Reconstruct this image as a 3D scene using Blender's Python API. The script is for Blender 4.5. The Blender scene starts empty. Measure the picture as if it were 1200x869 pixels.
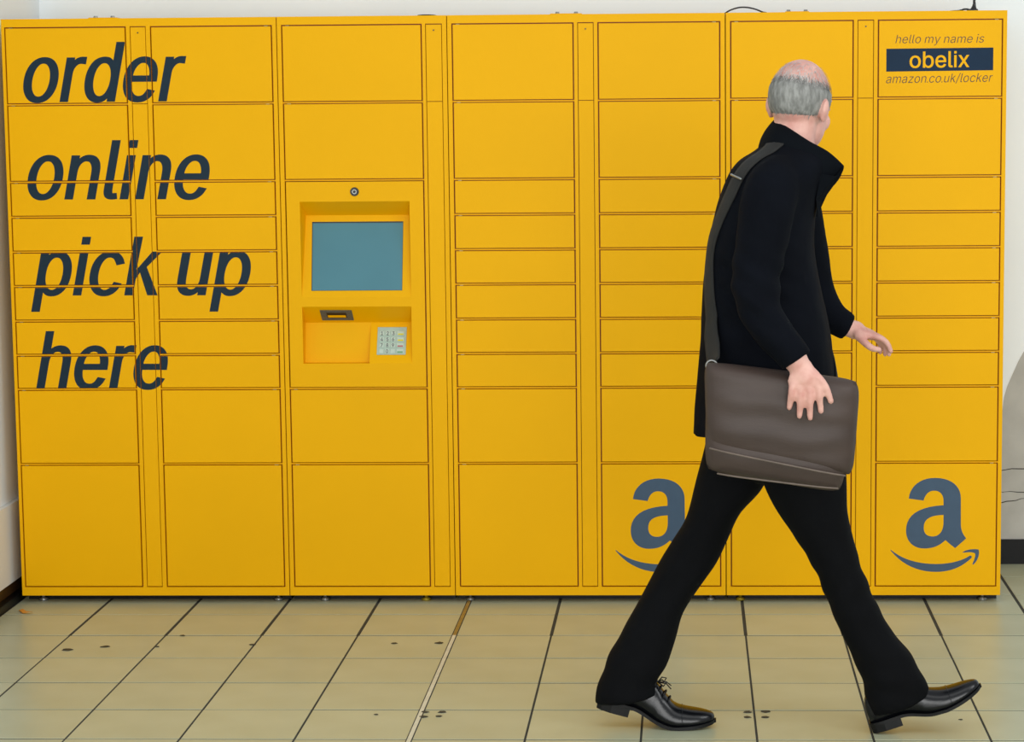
import bpy, bmesh, math, random
from mathutils import Vector, Matrix, noise
from mathutils.geometry import tessellate_polygon
from mathutils.bvhtree import BVHTree

random.seed(7)
SC = bpy.context.scene
COL = SC.collection
PI = math.pi

# ------------------------------------------------------------------ camera
def camera():
    p, y, r = 0.120553, -0.035169, -0.007816
    f = Vector((math.sin(y)*math.cos(p), math.cos(y)*math.cos(p), -math.sin(p)))
    rt = Vector((math.cos(y), -math.sin(y), 0))
    up = rt.cross(f)
    c, s = math.cos(r), math.sin(r)
    R, U = c*rt+s*up, -s*rt+c*up
    cam = bpy.data.cameras.new('camera')
    cam.sensor_width = 36.0
    cam.lens = 36*2782.965/1200
    cam.shift_x = -109.17/1200
    cam.shift_y = 17.81/1200
    cam.clip_start = 0.1
    o = bpy.data.objects.new('camera', cam)
    COL.objects.link(o)
    m = Matrix((R, U, -f)).transposed().to_4x4()
    m.translation = Vector((2.22287, -7.70896, 1.65533))
    o.matrix_world = m
    SC.camera = o
camera()

# ------------------------------------------------------------------ light
w = bpy.data.worlds.new('hall_light'); SC.world = w; w.use_nodes = True
bg = w.node_tree.nodes['Background']
bg.inputs[0].default_value = (0.92, 0.97, 1.0, 1)
bg.inputs[1].default_value = 0.60

def area(name, loc, target, sx, sy, power, col):
    l = bpy.data.lights.new(name, 'AREA'); l.shape = 'RECTANGLE'
    l.size, l.size_y, l.energy, l.color = sx, sy, power, col
    o = bpy.data.objects.new(name, l); COL.objects.link(o)
    o.location = loc
    o.rotation_euler = (Vector(target)-Vector(loc)).to_track_quat('-Z', 'Y').to_euler()
    return o
area('ceiling_light_front', (2.6, -4.2, 3.5), (2.2, -0.4, 0.8), 4.5, 1.6, 28, (1, 1, 0.99))
area('front_fill', (3.0, -10.6, 1.7), (2.2, 0, 0.5), 6.5, 2.6, 350, (1, 1, 0.99))  # fill added behind the camera to even out the lower doors
area('ceiling_light_side', (5.6, -4.2, 3.2), (2.6, -0.2, 0.7), 1.6, 1.6, 45, (0.97, 0.99, 1))

vs = SC.view_settings
vs.view_transform = 'Standard'; vs.look = 'None'; vs.gamma = 1; vs.use_curve_mapping = False
vs.exposure = 0.0

# ------------------------------------------------------------------ helpers
def lin(r, g, b):
    f = lambda c: (c/255/12.92) if c/255 <= 0.04045 else ((c/255+0.055)/1.055)**2.4
    return (f(r), f(g), f(b), 1)

def mat(name, col, rough=0.5, metal=0.0, var=0.0, scale=8.0, detail=4, bump=0.0, bscale=200.0, stretch=(1,1,1),
        obj_var=0.0, spec=0.5, col2=None, coat=0.0):
    m = bpy.data.materials.new(name); m.use_nodes = True
    nt = m.node_tree; b = nt.nodes['Principled BSDF']; N = nt.nodes.new; L = nt.links.new
    b.inputs['Roughness'].default_value = rough
    b.inputs['Metallic'].default_value = metal
    b.inputs['Specular IOR Level'].default_value = spec
    b.inputs['Coat Weight'].default_value = coat
    tc = N('ShaderNodeTexCoord'); mp = N('ShaderNodeMapping'); mp.inputs['Scale'].default_value = stretch
    L(tc.outputs['Object'], mp.inputs['Vector'])
    nz = N('ShaderNodeTexNoise'); nz.inputs['Scale'].default_value = scale; nz.inputs['Detail'].default_value = detail
    L(mp.outputs[0], nz.inputs['Vector'])
    mx = N('ShaderNodeMix'); mx.data_type = 'RGBA'
    c2 = col2 if col2 else tuple(c*(1-var) for c in col[:3])+(1,)
    mx.inputs['A'].default_value = col; mx.inputs['B'].default_value = c2
    rmp = N('ShaderNodeMapRange'); rmp.inputs['From Min'].default_value = 0.35; rmp.inputs['From Max'].default_value = 0.65
    L(nz.outputs['Fac'], rmp.inputs['Value']); L(rmp.outputs[0], mx.inputs['Factor'])
    out = mx.outputs['Result']
    if obj_var:
        oi = N('ShaderNodeObjectInfo'); mr = N('ShaderNodeMapRange')
        mr.inputs['To Min'].default_value = 1-obj_var; mr.inputs['To Max'].default_value = 1+obj_var
        L(oi.outputs['Random'], mr.inputs['Value'])
        hs = N('ShaderNodeHueSaturation'); L(mr.outputs[0], hs.inputs['Value']); L(out, hs.inputs['Color']); out = hs.outputs[0]
    L(out, b.inputs['Base Color'])
    if bump:
        n2 = N('ShaderNodeTexNoise'); n2.inputs['Scale'].default_value = bscale; n2.inputs['Detail'].default_value = 3
        L(mp.outputs[0], n2.inputs['Vector'])
        bp = N('ShaderNodeBump'); bp.inputs['Strength'].default_value = bump; bp.inputs['Distance'].default_value = 0.002
        L(n2.outputs['Fac'], bp.inputs['Height']); L(bp.outputs[0], b.inputs['Normal'])
    return m

M = dict(
    yellow=mat('yellow_powder_coat', lin(241, 178, 0), 0.45, var=0.03, scale=2.5, bump=0.06, bscale=420, obj_var=0.012, spec=0.1),
    carcass=mat('orange_gap_shade', lin(178, 74, 0), 0.5, var=0.05),  # same paint as the case, with reddish gap shade put into its colour
    hinge=mat('dull_hinge_pin', lin(128, 112, 84), 0.4, metal=0.5),
    vinyl=mat('dark_slate_vinyl', lin(30, 48, 62), 0.45, spec=0.12, var=0.06, scale=30),
    vinyl_blue=mat('blue_grey_vinyl', lin(66, 87, 109), 0.45, spec=0.25, var=0.06, scale=30),
    navy=mat('navy_vinyl', lin(14, 42, 66), 0.4, spec=0.1, var=0.1, scale=30),
    thin_ink=mat('brown_thin_ink', lin(78, 48, 10), 0.5),
    shine=mat('clear_sticker_film', lin(225, 222, 205), 0.2),
    wall=mat('white_plaster', lin(240, 247, 250), 0.7, var=0.04, scale=1.6, bump=0.08, bscale=60),
    wall_panel=mat('white_stone_panel', lin(226, 230, 230), 0.5, var=0.09, scale=4, bump=0.05, bscale=40),
    skirt=mat('black_skirting', lin(7, 7, 8), 0.4, spec=0.2),
    skirt_brown=mat('dark_brown_skirting', lin(66, 42, 14), 0.45, var=0.4, scale=14),
    grout=mat('dark_grout', lin(56, 58, 54), 0.9, var=0.35, scale=14),
    tile=mat('cream_floor_tile', lin(187, 191, 163), 0.3, var=0.07, scale=5, detail=6, bump=0.05, bscale=160, obj_var=0.03,
             col2=lin(179, 183, 154)),
    strip=mat('cream_joint_strip', lin(226, 218, 190), 0.6, var=0.12, scale=20),
    strip_dirty=mat('ochre_joint_strip', lin(168, 136, 62), 0.7, var=0.3, scale=30),
    stain=mat('dark_floor_stain', lin(62, 60, 48), 0.7, var=0.4, scale=60),
    steel=mat('zinc_steel', lin(150, 152, 150), 0.35, metal=0.8),
    brass=mat('yellowed_zinc', lin(170, 150, 40), 0.4, metal=0.6),
    black=mat('black_plastic', lin(18, 19, 22), 0.4),
    screen=mat('unlit_lcd_glass', lin(82, 132, 146), 0.25, spec=0.2, var=0.05, scale=6),
    bezel=mat('dark_screen_gasket', lin(40, 44, 44), 0.5),
    keyplate=mat('brushed_key_plate', lin(176, 196, 182), 0.4, metal=0.15, var=0.06, scale=60),
    key=mat('pale_key', lin(192, 208, 194), 0.4, metal=0.1),
    key_y=mat('yellow_key_mark', lin(214, 206, 40), 0.5),
    key_r=mat('red_key_mark', lin(180, 110, 110), 0.5),
    key_g=mat('green_key_mark', lin(110, 160, 120), 0.5),
    slot=mat('grey_slot_frame', lin(88, 92, 90), 0.45, var=0.3, scale=180),
    cable=mat('black_cable', lin(24, 24, 34), 0.45),
    scrap=mat('orange_paper_scrap', lin(214, 140, 40), 0.7),
    patch=mat('mottled_grey', lin(186, 186, 180), 0.85, var=0.14, scale=9, bump=0.2, bscale=50),
    white_hair=mat('thin_white_hair', lin(214, 208, 204), 0.7, var=0.15, scale=60),
    skin=mat('pale_pink_skin', lin(226, 178, 164), 0.45, scale=26, col2=lin(208, 150, 138), bump=0.1, bscale=240, spec=0.35),
    hair=mat('cropped_grey_hair', lin(150, 150, 146), 0.75, scale=90, col2=lin(112, 112, 108), bump=0.9, bscale=260, stretch=(1, 1, 0.35)),
    eye=mat('eye_white', lin(225, 222, 215), 0.25),
    coat=mat('black_wool_coat', lin(11, 14, 21), 0.9, var=0.25, scale=10, bump=0.25, bscale=600, spec=0.08),
    collar=mat('black_wool_collar', lin(10, 14, 19), 0.9, var=0.2, scale=12, bump=0.25, bscale=600, spec=0.08),
    trousers=mat('black_trouser_cloth', lin(8, 9, 12), 0.85, var=0.2, scale=14, bump=0.15, bscale=700, spec=0.12),
    leather=mat('black_shoe_leather', lin(9, 10, 15), 0.24, var=0.2, scale=40, bump=0.12, bscale=90, spec=0.4),
    sole=mat('black_rubber_sole', lin(9, 9, 11), 0.5, spec=0.3),
    lace=mat('black_lace', lin(12, 12, 13), 0.7),
    bag=mat('brown_bag_leather', lin(72, 59, 53), 0.5, var=0.22, scale=9, bump=0.15, bscale=180, stretch=(0.4, 1, 1.6), spec=0.35),
    bag_edge=mat('worn_bag_piping', lin(108, 94, 84), 0.5, var=0.2, scale=30),
    strap=mat('dark_webbing', lin(29, 29, 27), 0.85, var=0.2, scale=60, bump=0.2, bscale=500),
)

def link(name, me, m=None, parent=None):
    o = bpy.data.objects.new(name, me); COL.objects.link(o)
    if m is not None:
        for mm in (m if isinstance(m, (list, tuple)) else [m]):
            me.materials.append(mm)
    if parent: o.parent = parent
    return o
def empty(name, label, cat, loc=(0, 0, 0), group=None):
    o = bpy.data.objects.new(name, None); COL.objects.link(o)
    o.location = loc; o.empty_display_size = 0.1
    o['label'] = label; o['category'] = cat
    if group: o['group'] = group
    return o
def tag(o, label=None, cat=None, group=None, kind=None):
    if label: o['label'] = label
    if cat: o['category'] = cat
    if group: o['group'] = group
    if kind: o['kind'] = kind
    return o
def mesh(name, bm, smooth=False):
    me = bpy.data.meshes.new(name)
    bmesh.ops.recalc_face_normals(bm, faces=bm.faces)
    bm.to_mesh(me); bm.free()
    if smooth:
        for p in me.polygons: p.use_smooth = True
    return me
def local(o):
    """moves the parent's offset out of a child built in world space"""
    if o.parent: o.location = -o.parent.matrix_basis.translation
    return o
def bx(bm, x0, x1, y0, y1, z0, z1, bev=0.0):
    vs_ = [bm.verts.new((x, y, z)) for x in (x0, x1) for y in (y0, y1) for z in (z0, z1)]
    F = [(0, 1, 3, 2), (4, 6, 7, 5), (0, 4, 5, 1), (2, 3, 7, 6), (0, 2, 6, 4), (1, 5, 7, 3)]
    fs = [bm.faces.new([vs_[i] for i in f]) for f in F]
    if bev:
        es = list({e for f in fs for e in f.edges})
        bmesh.ops.bevel(bm, geom=es, offset=bev, segments=1, affect='EDGES')
def boxobj(name, dims, m, parent=None, bev=0.0):
    bm = bmesh.new(); bx(bm, *dims, bev)
    o = link(name, mesh(name, bm), m, parent)
    return o
def loft(bm, rings, closed_caps=True):
    """rings: lists of equal point counts"""
    R = [[bm.verts.new(p) for p in r] for r in rings]
    n = len(R[0])
    for a, b in zip(R, R[1:]):
        for i in range(n):
            j = (i+1) % n
            bm.faces.new((a[i], a[j], b[j], b[i]))
    if closed_caps:
        bm.faces.new(R[0][::-1]); bm.faces.new(R[-1])
def smoothpath(pts, k=6):
    """Catmull-Rom through tuples of floats"""
    out = []
    n = len(pts)
    for i in range(n-1):
        p0 = pts[max(i-1, 0)]; p1 = pts[i]; p2 = pts[i+1]; p3 = pts[min(i+2, n-1)]
        for s in range(k):
            t = s/k
            out.append(tuple(0.5*(2*b+(c-a)*t+(2*a-5*b+4*c-d)*t*t+(-a+3*b-3*c+d)*t**3) for a, b, c, d in zip(p0, p1, p2, p3)))
    out.append(tuple(pts[-1]))
    return out
def tube(bm, pts, rad, seg=12, dome=True, flat=None):
    """tapered round tube; pts vectors, rad floats; domed ends"""
    pts = [Vector(p) for p in pts]; n = len(pts)
    rings = []
    T = []
    for i in range(n):
        t = (pts[min(i+1, n-1)]-pts[max(i-1, 0)])
        T.append(t.normalized() if t.length > 1e-9 else Vector((0, 0, 1)))
    up = Vector((0, 1, 0)) if abs(T[0].y) < 0.9 else Vector((1, 0, 0))
    u = (up-T[0]*up.dot(T[0])).normalized()
    def ring(c, t, r):
        nonlocal u
        u = (u-t*u.dot(t)).normalized(); v = t.cross(u)
        fl = flat or 1.0
        return [c+(u*math.cos(a)*fl+v*math.sin(a))*r for a in [2*PI*k/seg for k in range(seg)]]
    if dome:
        for a in (80, 50, 25):
            rings.append(ring(pts[0]-T[0]*rad[0]*math.sin(math.radians(a)), T[0], rad[0]*math.cos(math.radians(a))))
    for i in range(n): rings.append(ring(pts[i], T[i], rad[i]))
    if dome:
        for a in (25, 50, 80):
            rings.append(ring(pts[-1]+T[-1]*rad[-1]*math.sin(math.radians(a)), T[-1], rad[-1]*math.cos(math.radians(a))))
    loft(bm, rings)
def ball(bm, c, r, rot=None, seg=20):
    m = Matrix.Translation(Vector(c)) @ (rot.to_4x4() if rot else Matrix.Identity(4)) @ Matrix.Diagonal((*r, 1))
    bmesh.ops.create_uvsphere(bm, u_segments=seg, v_segments=seg//2, radius=1, matrix=m)
def remesh(bm, voxel, smooth=6, factor=0.5):
    me = mesh('tmp', bm)
    o = bpy.data.objects.new('tmp', me); COL.objects.link(o)
    r = o.modifiers.new('r', 'REMESH'); r.mode = 'VOXEL'; r.voxel_size = voxel
    if smooth:
        s = o.modifiers.new('s', 'SMOOTH'); s.factor = factor; s.iterations = smooth
    dg = bpy.context.evaluated_depsgraph_get()
    out = bpy.data.meshes.new_from_object(o.evaluated_get(dg))
    bpy.data.objects.remove(o); bpy.data.meshes.remove(me)
    for p in out.polygons: p.use_smooth = True
    return out

# ------------------------------------------------------------------ lettering
GLYPHS = {
'a': (389, [[182,-9,160,-9,136,-9,114,-4,94,5,75,14,59,27,48,45,36,62,30,83,30,108,30,130,35,147,43,161,52,175,63,185,78,193,92,201,108,207,125,211,143,215,160,218,178,220,201,223,219,225,234,227,248,228,258,231,265,235,272,239,276,245,276,255,276,255,276,256,276,257,276,272,273,286,267,297,261,308,252,316,240,322,228,328,213,331,196,331,178,331,162,328,149,322,136,317,126,309,118,301,110,292,104,283,100,274,80,280,61,285,41,291,50,314,62,332,79,346,95,360,113,369,133,375,153,381,173,384,194,384,208,384,223,383,239,379,255,376,271,370,286,360,301,351,313,338,322,320,332,303,337,280,337,251,337,168,337,84,337,0,317,0,297,0,277,0,277,17,277,35,277,52,275,52,274,52,272,52,268,43,261,34,252,25,243,15,230,7,215,1,200,-5],[155,45,170,45,193,45,212,50,228,59,243,68,255,79,263,93,271,107,276,122,276,138,276,155,276,173,276,190,273,187,268,184,259,182,251,180,242,178,231,176,221,174,210,172,200,171,190,170,182,169,175,168,161,166,147,163,134,159,121,154,111,148,103,139,96,131,92,119,92,105,92,92,95,81,102,72,109,63,118,57,130,52,142,48]]),
'b': (424, [[261,-8,229,-8,206,-8,187,-4,172,4,158,12,146,21,138,31,129,42,123,51,118,59,116,59,114,59,112,59,112,39,112,20,112,0,92,0,72,0,53,0,53,170,53,339,53,509,73,509,93,509,114,509,114,446,114,382,114,319,115,319,117,319,118,319,123,327,129,336,137,346,145,356,157,365,171,373,186,381,205,384,229,384,261,384,289,376,313,361,337,345,356,322,370,293,383,263,390,229,390,189,390,149,383,114,370,84,356,55,337,32,313,16,289,0],[197,47,220,47,244,47,263,53,279,66,295,78,308,95,316,117,324,138,328,162,328,189,328,216,324,240,316,261,308,282,296,299,280,311,264,324,244,330,220,330,197,330,177,324,161,312,145,300,133,284,125,263,117,242,113,217,113,189,113,161,117,136,125,115,133,94,146,77,162,65,178,53]]),
'c': (396, [[226,-8,207,-8,173,-8,143,0,117,16,91,33,71,56,56,85,41,114,34,149,34,187,34,227,41,262,56,291,71,321,91,343,117,360,143,376,173,384,207,384,226,384,243,382,260,377,276,372,292,365,305,356,319,347,330,335,340,322,350,309,357,294,362,277,342,272,322,267,303,262,300,272,296,281,290,289,285,297,278,305,270,311,262,317,253,322,242,325,232,328,220,330,207,330,182,330,161,323,145,310,129,297,116,280,108,258,100,237,96,213,96,187,96,162,100,139,108,117,116,96,129,79,145,66,161,53,182,46,207,46,220,46,232,48,243,52,253,55,263,60,271,66,279,72,286,80,292,89,297,97,301,107,304,117,324,112,343,107,363,102,358,85,351,70,341,56,332,43,320,31,306,21,293,12,277,4,261,-1,244,-6]]),
'd': (424, [[219,-8,195,-8,164,-8,136,0,111,16,87,32,68,55,55,84,41,114,34,149,34,189,34,229,41,263,55,293,69,322,88,345,112,361,136,376,164,384,196,384,219,384,238,381,253,373,268,365,279,356,287,346,296,336,302,327,306,319,308,319,309,319,311,319,311,382,311,446,311,509,331,509,351,509,372,509,372,339,372,170,372,0,352,0,332,0,313,0,313,20,313,39,313,59,311,59,309,59,307,59,302,51,295,42,287,31,278,21,267,12,252,4,238,-4],[181,47,205,47,227,47,247,53,263,65,279,77,291,94,299,115,308,136,312,161,312,189,312,217,308,242,300,263,292,284,279,300,263,312,247,324,228,330,205,330,181,330,161,324,145,311,129,299,116,282,108,261,100,240,96,216,96,189,96,162,100,138,109,117,117,95,129,78,145,66,161,53]]),
'e': (404, [[238,-8,212,-8,175,-8,143,0,117,16,90,33,70,56,56,85,41,114,34,148,34,187,34,226,41,260,55,290,69,319,89,343,115,359,141,376,171,384,205,384,226,384,246,381,266,374,285,367,303,356,319,341,335,326,348,306,357,282,366,258,371,228,371,194,371,186,371,178,371,169,272,169,174,169,75,169,75,187,75,204,75,221,163,221,250,221,338,221,329,215,319,208,310,202,310,227,306,249,298,269,290,288,278,303,263,314,247,325,228,330,205,330,182,330,163,325,146,313,130,302,118,288,109,270,100,251,96,232,96,211,96,200,96,189,96,178,96,150,101,126,110,106,120,87,134,72,151,61,168,51,189,46,212,46,228,46,241,48,254,53,266,57,277,64,285,73,294,82,301,93,306,105,325,101,345,96,365,91,359,71,349,54,335,39,321,24,303,13,283,4,262,-4]]),
'h': (410, [[114,249,114,227,114,151,114,76,114,0,93,0,73,0,53,0,53,170,53,339,53,509,73,509,93,509,114,509,114,435,114,361,114,287,110,287,106,287,102,287,114,322,131,347,152,362,174,377,199,384,227,384,253,384,276,379,295,369,315,358,330,342,341,321,352,299,357,273,357,240,357,160,357,80,357,0,337,0,316,0,296,0,296,78,296,157,296,235,296,265,288,288,273,304,258,321,237,329,210,329,192,329,175,325,161,317,146,309,135,298,126,283,118,267]]),
'i': (167, [[73,0,53,0,53,126,53,253,53,379,73,379,93,379,114,379,114,253,114,126,114,0,93,0],[95,443,84,443,72,443,62,447,54,455,45,462,41,472,41,483,41,494,45,504,54,512,62,520,72,524,84,524,95,524,106,520,114,512,122,504,126,494,126,483,126,472,122,462,114,455,106,447]]),
'k': (381, [[132,158,110,137,110,162,110,187,110,212,113,212,117,212,121,212,175,268,230,323,284,379,310,379,335,379,360,379,301,319,243,259,184,199,182,199,179,199,177,199,155,178],[73,0,53,0,53,170,53,339,53,509,73,509,93,509,114,509,114,339,114,170,114,0,93,0],[320,0,294,0,245,62,197,124,148,186,162,200,177,214,191,229,252,152,312,76,372,0,346,0]]),
'l': (189, [[147,-2,139,-2,110,-2,88,5,74,20,60,35,53,57,53,84,53,226,53,367,53,509,73,509,93,509,114,509,114,372,114,235,114,99,114,81,116,69,120,62,125,55,133,52,146,52,152,52,157,52,160,53,164,53,167,54,170,54,173,37,177,20,181,3,175,1,169,0,162,-1,154,-2]]),
'm': (610, [[73,0,53,0,53,126,53,253,53,379,72,379,92,379,112,379,112,351,112,323,112,295,111,295,109,295,108,295,113,316,121,332,132,346,144,359,157,369,172,376,187,383,203,386,219,386,247,386,270,378,287,361,305,344,316,322,321,295,318,295,315,295,312,295,317,313,325,329,337,343,349,357,364,367,381,375,398,382,416,386,437,386,459,386,479,381,497,372,515,362,530,348,541,328,551,309,557,285,557,255,557,170,557,85,557,0,536,0,516,0,496,0,496,85,496,169,496,254,496,281,488,301,473,313,457,325,439,330,419,330,402,330,387,327,374,320,362,313,352,303,345,290,339,278,335,263,335,247,335,165,335,82,335,0,315,0,295,0,274,0,274,87,274,173,274,260,274,281,267,298,253,311,239,324,221,330,199,330,185,330,171,327,158,320,144,313,134,303,126,289,118,276,114,258,114,238,114,159,114,79,114,0,93,0]]),
'n': (410, [[114,249,114,227,114,151,114,76,114,0,93,0,73,0,53,0,53,126,53,253,53,379,72,379,92,379,112,379,112,349,112,318,112,287,109,287,106,287,102,287,114,322,131,347,152,362,174,377,199,384,227,384,253,384,276,379,295,369,314,358,330,342,341,321,352,299,357,273,357,240,357,160,357,80,357,0,337,0,316,0,296,0,296,78,296,157,296,235,296,265,288,288,273,304,258,321,237,329,210,329,192,329,175,325,161,317,146,309,135,298,126,283,118,267]]),
'o': (415, [[242,-8,207,-8,173,-8,143,0,117,16,91,33,71,56,56,85,41,114,34,149,34,187,34,227,41,262,56,291,71,321,91,343,117,360,143,376,173,384,207,384,242,384,273,376,299,360,325,343,345,321,359,291,374,262,381,227,381,187,381,149,374,114,359,85,345,56,325,33,299,16,273,0],[182,46,207,46,233,46,254,53,270,66,287,79,299,96,307,117,315,139,319,162,319,187,319,213,315,236,307,258,299,280,287,297,270,310,254,323,233,330,207,330,182,330,161,323,145,310,129,297,116,280,108,258,100,237,96,213,96,187,96,162,100,139,108,117,116,96,129,79,145,66,161,53]]),
'p': (424, [[73,-143,53,-143,53,31,53,205,53,379,72,379,92,379,112,379,112,359,112,339,112,319,114,319,116,319,118,319,123,327,129,336,137,346,145,356,157,365,171,373,186,381,205,384,229,384,261,384,289,376,313,361,337,345,356,322,370,293,383,263,390,229,390,189,390,149,383,114,370,84,356,55,337,32,313,16,289,0,261,-8,229,-8,206,-8,187,-4,173,4,158,12,146,21,138,31,130,42,123,51,118,59,117,59,115,59,114,59,114,-8,114,-76,114,-143,93,-143],[197,47,220,47,244,47,263,53,279,66,295,78,308,95,316,117,324,138,328,162,328,189,328,216,324,240,316,261,308,282,296,299,280,311,264,324,244,330,220,330,197,330,177,324,161,312,145,300,133,284,125,263,117,242,113,217,113,189,113,161,117,136,125,115,133,94,146,77,162,65,178,53]]),
'r': (259, [[73,0,53,0,53,126,53,253,53,379,72,379,92,379,112,379,112,360,112,340,112,321,113,321,114,321,115,321,122,340,135,355,152,367,170,379,190,385,213,385,218,385,223,385,229,384,235,384,240,384,243,384,243,363,243,343,243,322,242,323,237,323,230,324,223,325,215,326,207,326,189,326,173,322,159,315,145,307,134,297,126,284,118,270,114,255,114,237,114,158,114,79,114,0,93,0]]),
's': (365, [[211,-8,182,-8,156,-8,133,-4,112,3,92,11,75,23,62,38,49,53,40,72,36,94,55,98,74,102,94,107,99,86,109,70,124,60,139,50,158,45,181,45,208,45,229,51,244,62,260,74,268,87,268,103,268,116,263,127,254,136,245,144,231,151,212,155,191,160,170,165,149,170,115,178,89,191,72,208,55,225,47,247,47,274,47,296,53,315,65,332,77,348,94,361,115,370,136,380,160,384,187,384,213,384,235,380,254,372,272,365,287,353,299,339,310,325,319,309,324,290,305,286,287,281,268,277,263,292,255,304,243,316,230,327,212,333,187,333,165,333,146,327,131,317,116,306,109,293,109,277,109,263,114,252,124,243,134,235,150,228,172,223,191,218,210,214,229,209,264,201,290,188,306,171,323,154,331,133,331,107,331,84,325,64,312,47,300,30,282,16,260,6,237,-3]]),
'u': (410, [[211,-5,182,-5,157,-5,134,0,115,11,95,21,80,37,69,59,58,80,53,107,53,139,53,219,53,299,53,379,73,379,93,379,114,379,114,301,114,222,114,144,114,114,121,91,137,75,152,58,173,50,200,50,218,50,235,54,249,62,264,70,275,81,283,97,292,112,296,131,296,153,296,228,296,304,296,379,316,379,337,379,357,379,357,253,357,126,357,0,337,0,318,0,298,0,298,31,298,61,298,92,301,92,304,92,307,92,295,57,279,32,257,17,235,2]]),
'x': (379, [[44,0,21,0,71,73,121,145,171,218,171,202,171,187,171,171,124,240,76,310,29,379,52,379,76,379,100,379,116,355,132,330,147,306,160,287,170,270,179,253,188,237,198,221,207,206,197,206,186,206,175,206,185,221,194,237,202,253,211,270,221,287,233,306,249,330,266,355,282,379,305,379,328,379,352,379,304,309,256,239,209,169,209,184,209,199,209,214,258,143,308,71,358,0,334,0,310,0,287,0,268,28,249,57,231,85,219,103,209,120,200,136,191,152,182,167,173,182,183,182,194,182,205,182,195,167,186,152,178,136,170,120,160,103,148,85,129,57,110,28,91,0,68,0]]),
'y': (389, [[51,-140,47,-139,52,-121,57,-103,61,-86,65,-86,68,-87,71,-87,83,-90,94,-91,104,-89,114,-87,122,-82,130,-74,138,-66,145,-53,151,-36,155,-24,159,-13,163,-1,114,126,66,252,17,379,40,379,62,379,84,379,111,305,138,230,165,155,174,132,181,109,187,87,193,64,199,42,206,21,198,21,191,21,184,21,190,42,196,64,202,87,209,110,216,132,224,155,251,230,278,305,305,379,327,379,349,379,371,379,316,234,260,88,204,-58,196,-78,187,-94,177,-107,166,-120,153,-129,139,-136,125,-142,109,-145,91,-145,81,-145,72,-144,65,-143,57,-142]]),
'z': (380, [[141,0,42,0,42,15,42,30,42,46,112,137,183,228,254,320,254,321,254,322,254,323,185,323,117,323,48,323,48,342,48,361,48,379,143,379,238,379,333,379,333,363,333,347,333,331,264,241,195,150,126,60,126,59,126,58,126,56,197,56,268,56,339,56,339,38,339,19,339,0,240,0]]),
'/': (249, [[216,533,235,533,180,330,126,127,71,-76,52,-76,33,-76,14,-76,69,127,124,330,178,533,197,533]]),
'0': (453, [[264,-7,227,-7,189,-7,157,3,130,24,103,45,83,74,69,113,55,152,48,199,48,254,48,309,55,356,69,395,83,434,104,464,130,484,157,505,189,516,227,516,264,516,296,505,323,484,350,464,370,434,384,395,398,356,405,309,405,254,405,199,398,152,384,113,370,74,350,45,323,24,297,3],[202,50,227,50,252,50,273,58,290,74,308,90,321,113,330,144,339,174,344,211,344,254,344,297,339,334,330,365,321,395,308,419,290,435,273,451,252,460,227,460,202,460,180,451,163,435,146,419,132,395,123,365,114,334,109,297,109,254,109,211,114,174,123,144,132,113,146,90,163,74,180,58]]),
'1': (453, [[181,0,76,0,76,18,76,36,76,55,181,55,286,55,391,55,391,36,391,18,391,0,286,0],[250,509,276,509,276,339,276,170,276,0,255,0,234,0,212,0,212,149,212,299,212,448,211,448,210,448,209,448,168,418,127,388,86,358,86,381,86,404,86,427,123,454,161,481,198,509,224,509]]),
'2': (453, [[172,0,64,0,64,16,64,32,64,47,121,108,177,168,234,229,254,249,270,267,282,282,295,298,304,313,311,327,317,341,320,356,320,371,320,390,316,405,308,419,299,432,288,442,273,449,259,456,242,460,224,460,204,460,187,456,172,447,158,439,147,428,139,413,131,399,127,382,127,362,107,362,86,362,66,362,66,392,72,419,86,442,100,465,119,483,143,496,167,509,194,516,225,516,255,516,282,509,306,497,329,484,348,467,361,445,374,424,381,399,381,372,381,354,378,335,371,318,364,300,353,280,336,259,319,237,296,211,267,180,229,140,191,100,153,60,153,59,153,58,153,57,231,57,310,57,389,57,389,38,389,19,389,0,281,0]]),
'3': (453, [[252,-7,218,-7,187,-7,158,-1,133,10,107,21,86,37,70,57,54,78,46,103,44,132,66,132,87,132,109,132,111,114,117,99,126,87,136,75,149,65,165,59,181,53,199,50,219,50,239,50,258,53,275,61,292,68,305,79,315,93,324,107,329,124,329,145,329,163,325,181,316,196,307,212,293,224,275,234,256,243,231,248,201,248,186,248,172,248,157,248,157,265,157,282,157,299,200,349,244,399,288,448,288,450,288,451,288,452,215,452,142,452,70,452,70,471,70,490,70,509,171,509,272,509,372,509,372,493,372,477,372,461,319,400,265,339,211,278,211,282,211,285,211,289,249,293,281,288,308,276,335,263,356,246,371,222,386,199,393,173,393,145,393,115,385,89,370,66,355,43,335,25,309,12,282,0]]),
'4': (453, [[164,105,40,105,40,123,40,141,40,158,109,275,178,392,247,509,268,509,289,509,311,509,243,394,176,280,109,166,109,165,109,164,109,163,210,163,312,163,413,163,413,144,413,125,413,105,289,105],[302,0,282,0,282,40,282,81,282,121,282,130,282,138,282,146,282,203,282,260,282,318,302,318,322,318,343,318,343,212,343,106,343,0,322,0]]),
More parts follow.
